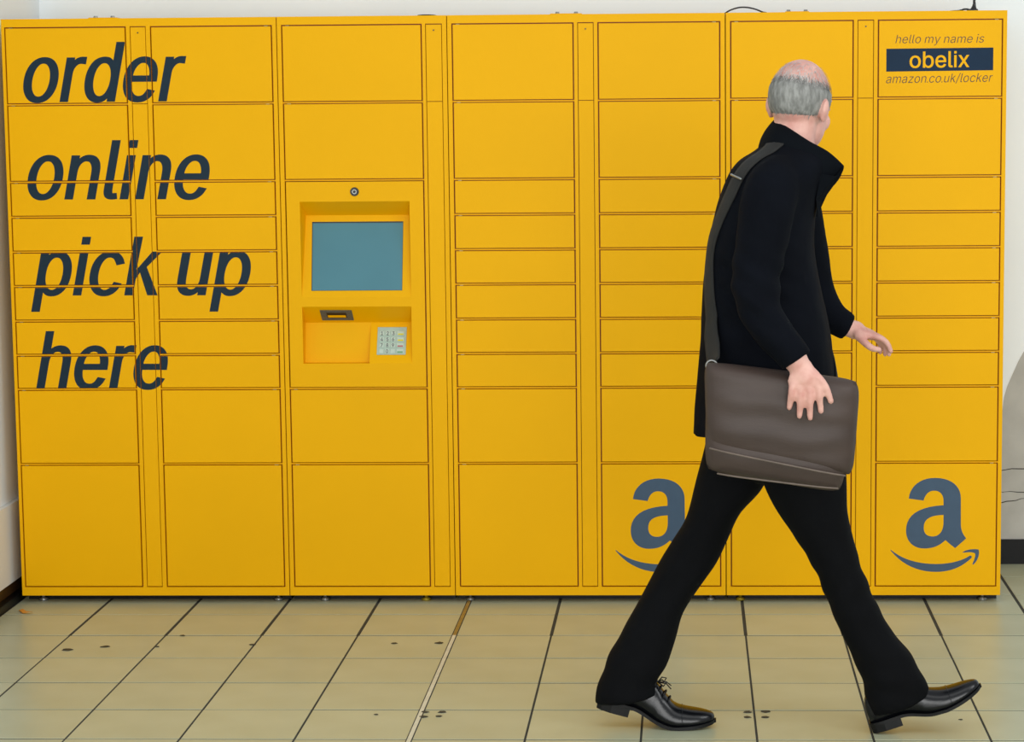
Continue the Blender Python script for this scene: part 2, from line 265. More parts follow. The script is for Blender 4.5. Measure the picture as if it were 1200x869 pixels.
'5': (453, [[254,-7,221,-7,191,-7,164,-1,140,11,116,23,97,39,83,60,69,81,61,104,60,130,81,130,101,130,122,130,124,115,129,101,138,89,147,77,159,67,173,60,188,53,204,50,221,50,242,50,260,55,276,64,292,74,305,87,314,104,323,121,328,141,328,162,328,184,323,204,314,221,304,238,291,252,275,262,258,272,239,277,218,277,201,277,184,274,167,268,151,263,138,255,128,246,108,248,88,250,67,253,77,338,86,423,96,509,186,509,276,509,366,509,366,490,366,471,366,452,294,452,222,452,151,452,145,402,139,352,134,301,135,301,135,301,136,301,147,311,161,319,178,325,194,331,211,334,229,334,253,334,274,329,294,321,313,313,331,301,345,285,359,270,371,252,379,231,387,210,391,188,391,163,391,130,384,101,369,76,354,50,334,30,309,15,283,1]]),
'6': (453, [[258,-7,226,-7,195,-7,167,0,142,15,118,29,98,49,84,74,71,100,64,129,64,162,64,186,69,212,80,239,91,266,110,300,137,340,176,396,214,453,252,509,276,509,299,509,322,509,265,426,208,344,151,261,149,261,147,261,145,261,150,271,157,280,165,288,174,296,184,302,196,307,207,312,221,314,235,314,266,314,293,308,316,295,339,282,357,263,370,240,382,216,389,189,389,157,389,125,382,97,368,73,354,48,334,28,310,14,286,0],[207,48,226,48,246,48,264,53,279,63,294,72,306,85,314,101,323,118,327,136,327,157,327,178,323,197,314,213,306,230,294,242,279,251,264,261,246,265,226,265,207,265,189,261,174,252,159,243,147,230,138,214,129,198,125,179,125,158,125,137,129,118,138,102,147,85,159,72,174,63,189,53]]),
'7': (453, [[120,0,97,0,172,149,248,299,323,448,323,450,323,451,323,452,236,452,149,452,62,452,62,471,62,490,62,509,172,509,281,509,391,509,391,489,391,469,391,449,315,299,240,150,165,0,142,0]]),
'8': (453, [[260,-7,226,-7,192,-7,162,-1,136,11,109,24,89,40,74,62,59,83,52,108,52,135,52,157,56,177,65,195,74,213,86,229,101,241,116,253,133,261,153,265,153,265,153,266,153,267,128,273,108,287,93,308,78,329,70,353,70,380,70,406,77,429,90,450,104,470,122,486,146,498,169,510,196,516,226,516,256,516,283,510,306,498,329,486,348,470,361,450,375,429,382,406,382,380,382,353,374,329,359,308,344,287,325,273,300,267,300,266,300,265,300,265,319,261,336,253,351,241,366,229,378,213,387,195,396,177,401,157,401,135,401,108,393,83,378,62,364,40,343,24,317,11,291,-1],[204,49,226,49,249,49,268,53,285,60,301,68,314,78,323,91,332,105,337,121,337,139,337,158,332,174,322,189,313,203,300,214,283,223,266,231,247,235,226,235,205,235,186,231,169,223,152,214,139,203,130,189,120,174,115,158,115,139,115,121,120,105,129,91,138,78,151,68,167,60,184,53],[208,290,226,290,244,290,260,293,274,300,288,307,299,318,307,330,315,343,319,358,319,376,319,393,315,407,308,420,300,433,289,443,275,449,261,456,245,460,226,460,208,460,191,456,177,449,163,443,152,433,145,420,137,407,133,393,133,376,133,358,137,343,145,330,152,318,163,307,178,300,192,293]]),
'9': (453, [[195,516,226,516,258,516,286,508,310,494,335,480,354,460,368,434,382,409,389,380,389,347,389,323,383,297,373,270,362,243,343,209,315,168,277,112,239,56,200,0,177,0,154,0,130,0,187,83,244,165,301,248,303,248,305,248,307,248,303,238,296,229,287,221,279,213,269,207,257,202,245,197,232,195,218,195,187,195,160,201,137,214,114,227,96,245,83,269,70,292,64,320,64,352,64,384,71,412,85,436,99,461,118,480,143,494,167,508],[246,460,226,460,207,460,189,456,174,446,159,437,147,424,138,407,130,391,125,372,125,352,125,330,130,312,138,295,147,279,159,266,174,257,189,248,207,243,226,243,246,243,263,248,279,257,294,266,306,279,314,295,323,311,327,330,327,350,327,372,323,391,314,407,306,424,294,437,279,446,264,456]]),
}
def spline_pts(fl, k=4):
    n = len(fl)//6
    P = [(fl[6*i:6*i+2], fl[6*i+2:6*i+4], fl[6*i+4:6*i+6]) for i in range(n)]
    out = []
    for i in range(n):
        a, b = P[i], P[(i+1) % n]
        straight = abs((a[2][0]-a[1][0])*(b[1][1]-a[1][1])-(a[2][1]-a[1][1])*(b[1][0]-a[1][0])) < 60 and \
                   abs((b[0][0]-a[1][0])*(b[1][1]-a[1][1])-(b[0][1]-a[1][1])*(b[1][0]-a[1][0])) < 60
        for s in range(1 if straight else k):
            t = s/k; q = 1-t
            out.append(tuple((q**3*a[1][j]+3*q*q*t*a[2][j]+3*q*t*t*b[0][j]+t**3*b[1][j])/1000 for j in (0, 1)))
    res = []
    for p in out:
        if not res or (abs(p[0]-res[-1][0])+abs(p[1]-res[-1][1])) > 1e-5: res.append(p)
    if len(res) > 1 and (abs(res[0][0]-res[-1][0])+abs(res[0][1]-res[-1][1])) < 1e-5: res.pop()
    return res
def sarea(p): return 0.5*sum(p[i-1][0]*p[i][1]-p[i][0]*p[i-1][1] for i in range(len(p)))
def inside(pt, poly):
    x, y = pt; c = False
    for i in range(len(poly)):
        (x1, y1), (x2, y2) = poly[i-1], poly[i]
        if (y1 > y) != (y2 > y) and x < (x2-x1)*(y-y1)/(y2-y1)+x1: c = not c
    return c
def fatten(poly, dx, dy):
    """push the outline out along its own normal (solid on the left of travel)"""
    n = len(poly); out = []
    for i in range(n):
        a, b, c = poly[i-1], poly[i], poly[(i+1) % n]
        def nrm(p, q):
            d = math.hypot(q[0]-p[0], q[1]-p[1]) or 1
            return ((q[1]-p[1])/d, -(q[0]-p[0])/d)
        n1, n2 = nrm(a, b), nrm(b, c)
        m = (n1[0]+n2[0], n1[1]+n2[1]); d = 1+n1[0]*n2[0]+n1[1]*n2[1]
        d = max(d, 0.5)
        out.append((b[0]+m[0]/d*dx, b[1]+m[1]/d*dy))
    i = 0
    while i < len(out) and len(out) > 8:               # drop the little loops where two edges have crossed
        hit = None
        for k in range(2, len(out)//2):
            a, b, c, d_ = out[i-1], out[i], out[(i+k-1) % len(out)], out[(i+k) % len(out)]
            x = (b[0]-a[0])*(d_[1]-c[1])-(b[1]-a[1])*(d_[0]-c[0])
            if abs(x) < 1e-14: continue
            t = ((c[0]-a[0])*(d_[1]-c[1])-(c[1]-a[1])*(d_[0]-c[0]))/x
            u = ((c[0]-a[0])*(b[1]-a[1])-(c[1]-a[1])*(b[0]-a[0]))/x
            if 0 < t < 1 and 0 < u < 1: hit = (k, (a[0]+(b[0]-a[0])*t, a[1]+(b[1]-a[1])*t))
        if hit:
            k, p = hit; idx = [(i+q) % len(out) for q in range(k)]
            keep = [v for q, v in enumerate(out) if q not in idx[1:]]
            pos = sum(1 for q in range(i) if q not in idx[1:])
            keep[pos] = p; out = keep
            i = max(0, pos-1)
        i += 1
    return out
def glyph(ch, sx, sz, dx, dy, square_dot=True):
    polys = [spline_pts(s) for s in GLYPHS[ch][1]]
    if ch == 'e':                                      # its outline crosses itself: split it into outer edge and counter
        p = polys[0]
        near = lambda q: min(range(len(p)), key=lambda i: (p[i][0]-q[0])**2+(p[i][1]-q[1])**2)
        i0, i1, i2 = near((.371, .169)), near((.338, .221)), near((.096, .178))
        j = i2
        while p[j][1] > .169: j += 1
        k = j
        while p[k][1] < .221: k -= 1
        polys = [p[:i0+1]+[(.097, .169)]+p[j:], [(.310, .221)]+[q for q in p[i1+1:k+1] if q[0] < .309]+[(.096, .221)]]
    if ch == 'k':
        polys = [[(.053, 0), (.114, 0), (.114, .140), (.166, .200), (.296, 0), (.372, 0), (.208, .246), (.344, .379), (.268, .379), (.114, .222), (.114, .509), (.053, .509)]]
    if ch == 'x':
        polys = [[(.021, 0), (.155, .193), (.029, .379), (.100, .379), (.190, .240), (.282, .379), (.352, .379), (.226, .193), (.358, 0), (.287, 0), (.189, .148), (.091, 0)]]
    if ch == 'i' and square_dot:
        top = max(polys, key=lambda p: max(q[1] for q in p)); low = min(polys, key=lambda p: max(q[1] for q in p))
        x0, x1 = min(q[0] for q in low), max(q[0] for q in low)
        polys = [low, [(x0, 0.443), (x1, 0.443), (x1, 0.509), (x0, 0.509)]]
    big = max(polys, key=lambda p: abs(sarea(p)))
    groups = []
    for p in polys:
        hole = any(q is not p and inside(p[0], q) and abs(sarea(q)) > abs(sarea(p)) for q in polys)
        ccw = sarea(p) > 0
        if ccw == hole: p = p[::-1]
        p = [(x*sx, y*sz) for x, y in p]
        p = fatten(p, dx, dy)
        groups.append((hole, p))
    outs = [[p] for h, p in groups if not h]
    for h, p in groups:
        if h:
            for o in outs:
                if inside(p[0], o[0]): o.append(p)
    return outs
def word(txt, x0, x1, base, base1, xh, shear, dx, dy, space=0.0, square_dot=True):
    """polygon groups (with holes) of a line of text fitted between x0 and x1"""
    sz = xh/0.379
    def build(sx):
        cx = 0; res = []
        for ch in txt:
            if ch == ' ': cx += 0.17*sx+space; continue
            if ch == '.':
                g = [[[(0.02*sx-dx, -dy), (0.085*sx+dx, -dy), (0.085*sx+dx, 0.066*sz+dy), (0.02*sx-dx, 0.066*sz+dy)]]]; adv = 0.105
            else:
                g = glyph(ch, sx, sz, dx, dy, square_dot); adv = GLYPHS[ch][0]/1000
            res.append([[[(x+cx+shear*y, y) for x, y in p] for p in o] for o in g])
            cx += adv*sx+space
        xs = [p[0] for l in res for o in l for q in o for p in q]
        return res, min(xs), max(xs)
    sx = sz
    for _ in range(12):
        r, a, b = build(sx); sx *= (x1-x0)/(b-a)
    r, a, b = build(sx)
    f = (base1-base)/(x1-x0)
    return [[[[(x-a+x0, y+base+f*(x-a)) for x, y in q] for q in o] for o in l] for l in r]   # letter > pieces > outlines
def tris(groups):
    T = []
    for o in groups:
        flat = [p for q in o for p in q]
        for t in tessellate_polygon([[Vector((x, y, 0)) for x, y in q] for q in o]):
            T.append([flat[i] for i in t])
    return T
def flat(letters): return [o for l in letters for o in l]
def clip(poly, rect):
    x0, x1, z0, z1 = rect
    for ax, v, s in ((0, x0, 1), (0, x1, -1), (1, z0, 1), (1, z1, -1)):
        out = []
        for i in range(len(poly)):
            a, b = poly[i-1], poly[i]
            ia, ib = (a[ax]-v)*s >= 0, (b[ax]-v)*s >= 0
            if ia != ib:
                t = (v-a[ax])/(b[ax]-a[ax]); out.append((a[0]+(b[0]-a[0])*t, a[1]+(b[1]-a[1])*t))
            if ib: out.append(b)
        poly = out
        if len(poly) < 3: return []
    return poly
def decal(name, polys, y, m, parent):
    bm = bmesh.new()
    for p in polys:
        vs_ = [bm.verts.new((x, y, z)) for x, z in p]
        try: bm.faces.new(vs_)
        except ValueError: pass
    bmesh.ops.remove_doubles(bm, verts=bm.verts, dist=1e-5)
    bmesh.ops.recalc_face_normals(bm, faces=bm.faces)
    for f in bm.faces:
        if f.normal.y > 0: f.normal_flip()
    me = bpy.data.meshes.new(name); bm.to_mesh(me); bm.free()
    return link(name, me, m, parent)
def bez(segs, k=10, dx=0.0):
    p = [segs[0][0]]; out = [p[0]]
    cur = p[0]
    for s in segs[1:]:
        if len(s) == 2: c1, c2, e = s[0], s[1], s[1]
        else: c1, c2, e = s
        for i in range(1, k+1):
            t = i/k; q = 1-t
            out.append(tuple(q**3*cur[j]+3*q*q*t*c1[j]+3*q*t*t*c2[j]+t**3*e[j] for j in (0, 1)))
        cur = e
    res = []
    for q in out:
        if not res or abs(q[0]-res[-1][0])+abs(q[1]-res[-1][1]) > 2e-4: res.append(q)
    if abs(res[0][0]-res[-1][0])+abs(res[0][1]-res[-1][1]) < 3e-4: res.pop()
    return [(x+dx, z) for x, z in res]

# ------------------------------------------------------------------ setting
def structure(name, dims, m):
    return tag(boxobj(name, dims, m), kind='structure')
T, TX, TY = 0.30199, 0.28483, -0.18054           # tile pitch, joint origin
WALL_Y = 0.66
floor = structure('floor', (-2.4, 7.6, -9.6, 1.0, -0.12, -0.0014), M['grout'])
def tile_mesh(w, d):
    bm = bmesh.new(); bx(bm, -w/2, w/2, -d/2, d/2, -0.012, 0, 0)
    top = [e for e in bm.edges if all(v.co.z > -0.001 for v in e.verts)]
    bmesh.ops.bevel(bm, geom=top, offset=0.0006, segments=1, affect='EDGES')
    return mesh('tile', bm)
JX, JY = 0.0060, 0.0085
tm = tile_mesh(T-JX, T-JY)
tm_dirty = tile_mesh(T-0.0105, T-JY)              # the two rows by the lockers have wider joints
for t_ in (tm, tm_dirty): t_.materials.append(M['tile'])
rest = bmesh.new()
for i in range(-8, 22):
    for j in range(-3, 27):
        x = TX+(i+0.5)*T; y = TY-(j-0.5)*T
        if y+T/2 > WALL_Y+0.15 or x < -0.2: continue
        rz = random.uniform(-0.0004, 0.0004)
        w_ = T-(0.0105 if j <= 1 else JX)
        if 1.3 > x-T*0.5-0.2 > 1.1 or False: pass
        if -1 <= i <= 12 and j <= 9:
            o = bpy.data.objects.new('tile', tm_dirty if j <= 1 else tm); COL.objects.link(o); o.parent = floor
            o.location = (x, y, rz); o.rotation_euler = (random.uniform(-.0012, .0012), random.uniform(-.0012, .0012), 0)
        elif x < 6.5:
            bx(rest, x-w_/2, x+w_/2, y-(T-JY)/2, y+(T-JY)/2, -0.012, rz)
tag(link('tile_field', mesh('tile_field', rest), M['tile'], floor), kind='stuff')
XS = TX+4*T
o = boxobj('joint_bed', (XS-0.0085, XS+0.0085, -9.4, 0.62, -0.008, 0.0005), M['grout'], floor)
o = boxobj('expansion_strip', (XS-0.0055, XS+0.0055, -9.4, TY-T*1.0, -0.008, 0.0011), M['strip'], floor)
o = boxobj('expansion_strip', (XS-0.0055, XS+0.0055, TY-T*1.0+.001, 0.62, -0.008, 0.0009), M['strip_dirty'], floor)
tag(o, 'stained ochre length of the joint strip')
SPOTS = [(0.3287,-0.6782,.017),(0.4343,-0.6384,.014),(0.5949,-0.6382,.007),(0.6418,-0.487,.009),(0.884,-0.6093,.010),(1.3183,-0.5917,.009),
 (1.457,-0.5858,.014),(1.5028,-1.4131,.011),(1.5039,-1.4625,.011),(1.5498,-1.4128,.012),(1.5456,-1.4578,.009),(2.3808,-1.4089,.011),(2.3795,-1.4627,.011),
 (2.4295,-1.4042,.012),(2.4276,-1.4624,.011),(1.3737,-1.4408,.006),(2.9482,-1.4863,.006),(2.83,-0.17,.007)]
for x, y, r in SPOTS:
    bm = bmesh.new()
    pts = [(x+math.cos(a)*r*1.1*random.uniform(.7, 1.2), y+math.sin(a)*r*random.uniform(.7, 1.2)) for a in [2*PI*k/12 for k in range(12)]]
    lo = [bm.verts.new((*p, 0.0004)) for p in pts]; hi = [bm.verts.new((x+(p[0]-x)*.8, y+(p[1]-y)*.8, 0.0016)) for p in pts]
    for k in range(12): bm.faces.new((lo[k-1], lo[k], hi[k], hi[k-1]))
    bm.faces.new(hi); bm.faces.new(lo[::-1])
    link('stain', mesh('stain', bm), M['stain'], floor)

wb = structure('wall_back', (-0.35, 7.6, WALL_Y, WALL_Y+0.15, 0, 3.6), M['wall'])
structure('baseboard_back', (-0.05, 7.6, WALL_Y-0.012, WALL_Y-0.001, 0, 0.088), M['skirt'])
wl = structure('wall_left', (-0.35, -0.05, -9.6, WALL_Y, 0.33, 3.6), M['wall'])
wp = structure('trim_left', (-0.35, -0.032, -9.6, WALL_Y-0.013, 0.068, 0.3295), M['wall_panel'])
bl = structure('baseboard_left', (-0.35, -0.042, -9.6, WALL_Y-0.013, 0.026, 0.067), M['skirt_brown'])
structure('trim_floor', (-0.35, -0.017, -9.6, WALL_Y-0.013, -0.004, 0.025), M['skirt'])

# thin arched grey slab with cracks, low on the back wall beside the lockers
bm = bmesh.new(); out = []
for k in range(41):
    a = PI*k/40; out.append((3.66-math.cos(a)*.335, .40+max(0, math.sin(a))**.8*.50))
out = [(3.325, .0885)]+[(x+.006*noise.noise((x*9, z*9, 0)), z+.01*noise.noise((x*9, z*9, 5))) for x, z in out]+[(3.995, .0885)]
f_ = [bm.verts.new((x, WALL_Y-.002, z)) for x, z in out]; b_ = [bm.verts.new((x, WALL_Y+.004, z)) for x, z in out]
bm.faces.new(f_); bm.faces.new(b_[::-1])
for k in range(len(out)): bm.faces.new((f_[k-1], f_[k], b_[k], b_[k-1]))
link('grey_patch', mesh('grey_patch', bm), M['patch'], wb)
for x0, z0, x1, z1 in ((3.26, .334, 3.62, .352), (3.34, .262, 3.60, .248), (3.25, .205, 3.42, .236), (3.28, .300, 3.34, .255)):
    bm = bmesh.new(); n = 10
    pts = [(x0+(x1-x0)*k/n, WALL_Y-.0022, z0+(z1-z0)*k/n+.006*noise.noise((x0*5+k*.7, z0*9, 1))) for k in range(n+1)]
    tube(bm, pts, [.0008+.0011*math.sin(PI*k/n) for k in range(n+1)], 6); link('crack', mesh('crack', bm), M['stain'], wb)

# ------------------------------------------------------------------ parcel lockers
ROWS = [1.8965, 1.6490, 1.3980, 1.2840, 1.1700, 1.0573, 0.9432, 0.8302, 0.7170, 0.4668, 0.0552]
TOP, BOT, DEEP = 1.9245, 0.025, 0.56
BAR = 0.0022                                           # half height of the rail between two doors
WORDS = [tris(l) for args in (('order', .0674, .6037, 1.6575, 1.6570), ('online', .0696, .6701, 1.3421, 1.3400),
                              ('pick up', .0664, .7963, 1.0281, 1.0255), ('here', .0733, .5142, 0.7186, 0.7170))
         for l in word(*args, .1425, .205, .0050, .0004)]            # one list of triangles per printed letter
def lettering(rects, parent, y=-0.0022):
    for L in WORDS:                                    # each letter, or the part of it this panel carries, is a mesh of its own
        ps = [q for r in rects for q in (clip(p, r) for p in L) if len(q) > 2]
        if ps: decal('letter', ps, y, M['vinyl'], parent)

def door(parent, x0, x1, z0, z1, side):
    bm = bmesh.new(); bx(bm, x0, x1, -0.0018, 0.018, z0, z1, 0.0010)
    d = link('door', mesh('door', bm), M['yellow'], parent)
    hx = x0+0.016 if side < 0 else x1-0.016            # the hinge pin shows in the gap above the door
    boxobj('hinge', (hx-0.006, hx+0.006, 0.0025, 0.014, z1-0.001, z1+0.0026), M['hinge'], d)
    return d

def locker(label, x0, x1, cols, strips, letters=False, gapx=0.0014):
    t = empty('parcel_locker', label, 'locker')
    a, b = x0+gapx, x1-gapx
    bm = bmesh.new()
    hole = [c for c in cols if len(c) == 3]            # the closed carcass behind, with a bay for the terminal
    if hole:
        bx(bm, a, b, 0.019, DEEP, BOT, ROWS[8]+.004); bx(bm, a, b, 0.019, DEEP, ROWS[2]-.004, TOP)
        bx(bm, hole[0][1]-.004, b, 0.019, DEEP, ROWS[8]+.004, ROWS[2]-.004); bx(bm, a, hole[0][1]-.004, 0.09, DEEP, ROWS[8]+.004, ROWS[2]-.004)
        bx(bm, a, a+.012, 0.019, 0.09, ROWS[8]+.004, ROWS[2]-.004)
    else: bx(bm, a, b, 0.019, DEEP, BOT, TOP)
    for f in bm.faces:                                 # faces behind the door gaps take the painted-in shade colour
        if all(abs(v.co.y-.019) < 1e-6 for v in f.verts): f.material_index = 1
    ops = sorted([(c[0]-.002, c[1]+.002, 'c') for c in cols]+[(s[0]-.0012, s[1]+.0012, 's') for s in strips])
    zt, zb = ROWS[0]+.002, ROWS[-1]-.002
    bars = []
    px = a
    for l, r, _ in ops:
        bars.append((px, l, BOT, TOP)); px = r
    bars.append((px, b, BOT, TOP))
    for l, r, _ in ops:
        bars.append((l, r, zt, TOP)); bars.append((l, r, BOT, zb))
    for x_0, x_1, z_0, z_1 in bars: bx(bm, x_0, x_1, 0, 0.0195, z_0, z_1)
    for c in cols:
        rows = ROWS[1:-1] if len(c) == 2 else c[2]
        for z in rows: bx(bm, c[0]-.002, c[1]+.002, 0.0035, 0.0195, z-BAR, z+BAR)
    case = link('case', mesh('case', bm), [M['yellow'], M['carcass']], t)
    boxobj('under_shade', (a+.004, b-.004, 0.062, DEEP-.02, 0.0006, BOT), M['skirt'], t)  # black block added to paint in the shade under the case
    if letters:
        lettering(bars, case, -0.0004)
    for k, c in enumerate(cols):
        side = -1 if k == 0 else 1
        rows = ROWS if len(c) == 2 else [ROWS[0]]+c[2]+[ROWS[-1]]
        for i, (zu, zl) in enumerate(zip(rows, rows[1:])):
            if len(c) == 3 and i == 2: continue        # the terminal sits here
            u = zu-.002 if i == 0 else zu-BAR-.0026
            l = zl+.002 if i == len(rows)-2 else zl+BAR+.0026
            d = door(t, c[0]+.0022, c[1]-.0022, l, u, side)
            if letters: lettering([(c[0]+.0022, c[1]-.0022, l, u)], d)
            c_ = (k, i); t_doors[(label[-9:], k, i)] = d
    for s in strips:
        zs = ROWS[1]+0.0005
        for u, l in ((ROWS[0]-.001, zs+.0009), (zs-.0009, ROWS[-1]+.001)):
            bm = bmesh.new(); bx(bm, s[0]+.0008, s[1]-.0008, 0.0004, 0.018, l, u, 0.0006)
            p = link('service_panel', mesh('service_panel', bm), M['yellow'], t)
            if letters: lettering([(s[0]+.0008, s[1]-.0008, l, u)], p, 0.0)
            if u > 1.8:
                bm = bmesh.new()
                bmesh.ops.create_cone(bm, cap_ends=True, segments=14, radius1=.0024, radius2=.0024, depth=.004,
                                      matrix=Matrix.Translation(((s[0]+s[1])/2, 0.0006, u-0.018)) @ Matrix.Rotation(PI/2, 4, 'X'))
                link('keyhole', mesh('keyhole', bm), M['black'], p)
    return t
def foot(parent, x, m='steel', y=0.044):
    bm = bmesh.new()
    for z0, z1, r0, r1 in ((0.0002, 0.006, .0155, .0155), (0.006, 0.010, .0155, .007), (0.010, 0.0248, .0055, .0055)):
        bmesh.ops.create_cone(bm, cap_ends=True, segments=16, radius1=r0, radius2=r1, depth=z1-z0, matrix=Matrix.Translation((x, y, (z0+z1)/2)))
    link('foot', mesh('foot', bm, True), M[m], parent)
def bracket(parent, pts, my='yellow'):
    x0, b0, b1, x1 = pts
    br = boxobj('lifting_bracket', (x0, x1, 0.04, 0.10, TOP-0.001, TOP+0.004), M[my], parent, .0012)
    for b in (b0, b1):
        bm = bmesh.new()
        bmesh.ops.create_cone(bm, cap_ends=True, segments=6, radius1=.008, radius2=.0065, depth=.006, matrix=Matrix.Translation((b, 0.06, TOP+.007)))
        link('bolt', mesh('bolt', bm), M['steel'], br)

t_doors = {}
S = [0, 0.8985, 1.4500, 2.3460, 3.2475]
L1 = locker('yellow locker unit against the left wall, lettered order online pick up here', S[0], S[1],
            [(.0133, .4067), (.4891, .8820)], [(.4223, .4721)], True)
L2 = locker('narrow yellow locker unit with the built-in grey screen and keypad', S[1], S[2],
            [(.9155, 1.3673, [ROWS[1], ROWS[2], ROWS[8], ROWS[9]])], [(1.3815, 1.4330)])
L3 = locker('yellow locker unit right of the screen unit, with one low logo and no sign', S[2], S[3],
            [(1.4670, 1.8573), (1.9374, 2.3283)], [(1.8722, 1.9221)])
L4 = locker('yellow locker unit at the right end, with a dark blue name sign', S[3], S[4],
            [(2.3632, 2.7555), (2.8358, 3.2310)], [(2.7706, 2.8206)], gapx=0.0018)
for t, xs in ((L1, (.0601, .8529)), (L2, (1.0096,)), (L3, (1.4956, 2.2953)), (L4, (3.1928,))):
    for x in xs: foot(t, x)
foot(L2, 1.348, 'brass'); foot(L4, 2.3938, 'brass')
bracket(L1, (.277, .297, .353, .370)); bracket(L3, (1.7815, 1.804, 1.8645, 1.884)); bracket(L4, (2.54, 2.551, 2.606, 2.617))
boxobj('lifting_bracket', (1.10, 1.29, .05, .10, TOP-.001, TOP+.002), M['yellow'], L2)

# logo: letter a over a curved arrow, on two bottom doors
LOGO = [[[(2.9439, 0.3471)], [(2.9474, 0.3875),(2.9805, 0.4154),(3.0285, 0.4153)], [(3.0829, 0.4152),(3.1132, 0.3872),(3.1136, 0.3481)], [(3.1136, 0.3481),(3.1145, 0.26),(3.1145, 0.26)], [(3.1153, 0.2404),(3.1206, 0.2306),(3.1323, 0.2143)], [(3.1323, 0.2143),(3.0967, 0.1822),(3.0967, 0.1822)], [(3.085, 0.1914),(3.0721, 0.2013),(3.065, 0.2091)], [(3.0465, 0.1915),(3.0274, 0.181),(2.9953, 0.1811)], [(2.9599, 0.1811),(2.936, 0.2047),(2.9357, 0.2407)], [(2.9353, 0.2897),(2.9717, 0.3203),(3.0575, 0.3247)], [(3.0575, 0.3247),(3.0574, 0.3384),(3.0574, 0.3384)], [(3.0571, 0.3612),(3.0449, 0.373),(3.0269, 0.373)], [(3.0097, 0.3731),(2.9989, 0.3633),(2.992, 0.3405)], [(2.992, 0.3405),(2.949, 0.3465),(2.9439, 0.3471)]], [[(3.0578, 0.2928)], [(3.02, 0.2915),(2.9931, 0.2831),(2.9934, 0.2504)], [(2.9936, 0.2308),(3.0045, 0.221),(3.0219, 0.221)], [(3.0463, 0.2209),(3.0583, 0.2405),(3.058, 0.2699)], [(3.058, 0.2699),(3.0578, 0.2928),(3.0578, 0.2928)]], [[(2.886, 0.1773)], [(2.9248, 0.1438),(2.9764, 0.1293),(3.0343, 0.1292)], [(3.0792, 0.1292),(3.1177, 0.139),(3.1444, 0.1566)], [(3.1495, 0.1586),(3.1541, 0.154),(3.1497, 0.1488)], [(3.1179, 0.1173),(3.0795, 0.1029),(3.0345, 0.103)], [(2.9766, 0.103),(2.925, 0.126),(2.8873, 0.1727)], [(2.886, 0.1746),(2.8847, 0.1773),(2.886, 0.1773)]], [[(3.1218, 0.1691)], [(3.1333, 0.1783),(3.1589, 0.1802),(3.1731, 0.1776)], [(3.177, 0.1684),(3.1754, 0.1455),(3.1576, 0.1278)], [(3.1538, 0.1258),(3.1531, 0.1291),(3.1556, 0.1343)], [(3.1612, 0.1475),(3.1649, 0.1606),(3.1617, 0.1645)], [(3.1526, 0.1704),(3.1366, 0.1684),(3.1244, 0.1671)], [(3.1219, 0.1671),(3.1206, 0.1678),(3.1218, 0.1691)]]]
for dx, key in ((0, ('name sign', 1, 9)), (-0.9035, ('d no sign', 1, 9))):
    a, c, s, r = [bez(q, 10, dx) for q in LOGO]
    decal('logo_letter', tris([[a, c]]), -0.0022, M['vinyl_blue'], t_doors[key])
    decal('logo_smile', tris([[s]]), -0.0022, M['vinyl_blue'], t_doors[key]); decal('logo_arrowhead', tris([[r]]), -0.0022, M['vinyl_blue'], t_doors[key])

# name sign on the top right door
D = t_doors[('name sign', 1, 0)]
tag(D, 'top right door carrying the printed name sign')
SIGN1 = decal('lettering', tris(flat(word('hello my name is', 2.8902, 3.1729, 1.8228, 1.8228, .0200, .21, -.0003, -.0003, square_dot=False))), -0.0022, M['thin_ink'], D)
SIGN2 = decal('lettering', tris(flat(word('amazon.co.uk/locker', 2.8611, 3.2017, 1.6962, 1.6985, .0210, .21, -.0003, -.0003, square_dot=False))), -0.0022, M['thin_ink'], D)
bx4 = [(2.8614, 1.7332), (3.2024, 1.7350), (3.2024, 1.8070), (2.8614, 1.8058)]
decal('name_band', [bx4], -0.0021, M['navy'], D)
for l in word('obelix', 2.9357, 3.1264, 1.7449, 1.7461, .0375, 0, .0009, .0006): decal('letter', tris(l), -0.0026, M['yellow'], D)
for o in (SIGN1, SIGN2): tag(o, kind='stuff')

# --- screen and keypad terminal in the narrow unit
XL, XR, ZT, ZB = .9155+.0022, 1.3673-.0022, ROWS[2]-BAR-.0026, ROWS[8]+BAR+.0026
HX0, HX1 = .9615, 1.3200
UZ0, UZ1, LZ0, LZ1 = 1.0170, 1.3290, 0.7990, 0.9860
bm = bmesh.new()
def quad(*p): bm.faces.new([bm.verts.new(q) for q in p])
Y0 = -0.0018
xs = [XL, HX0, HX1, XR]; zs = [ZB, LZ0, LZ1, UZ0, UZ1, ZT]
for i in range(3):
    for j in range(5):
        if i == 1 and j in (1, 3): continue
        quad((xs[i], Y0, zs[j]), (xs[i+1], Y0, zs[j]), (xs[i+1], Y0, zs[j+1]), (xs[i], Y0, zs[j+1]))
for p, q in (((XL, ZB), (XR, ZB)), ((XR, ZB), (XR, ZT)), ((XR, ZT), (XL, ZT)), ((XL, ZT), (XL, ZB))):
    quad((p[0], Y0, p[1]), (q[0], Y0, q[1]), (q[0], .018, q[1]), (p[0], .018, p[1]))
# upper recess: a soffit sloping in, then the screen plate leaning back out to the front
UD, UB = .060, 1.2815
ins = .010
quad((HX0, Y0, UZ1), (HX1, Y0, UZ1), (HX1-ins, UD, UB), (HX0+ins, UD, UB))
quad((HX0+ins, UD, UB), (HX1-ins, UD, UB), (HX1, Y0, UZ0), (HX0, Y0, UZ0))
quad((HX0, Y0, UZ1), (HX0+ins, UD, UB), (HX0, Y0, UZ0)); quad((HX1, Y0, UZ1), (HX1, Y0, UZ0), (HX1-ins, UD, UB))
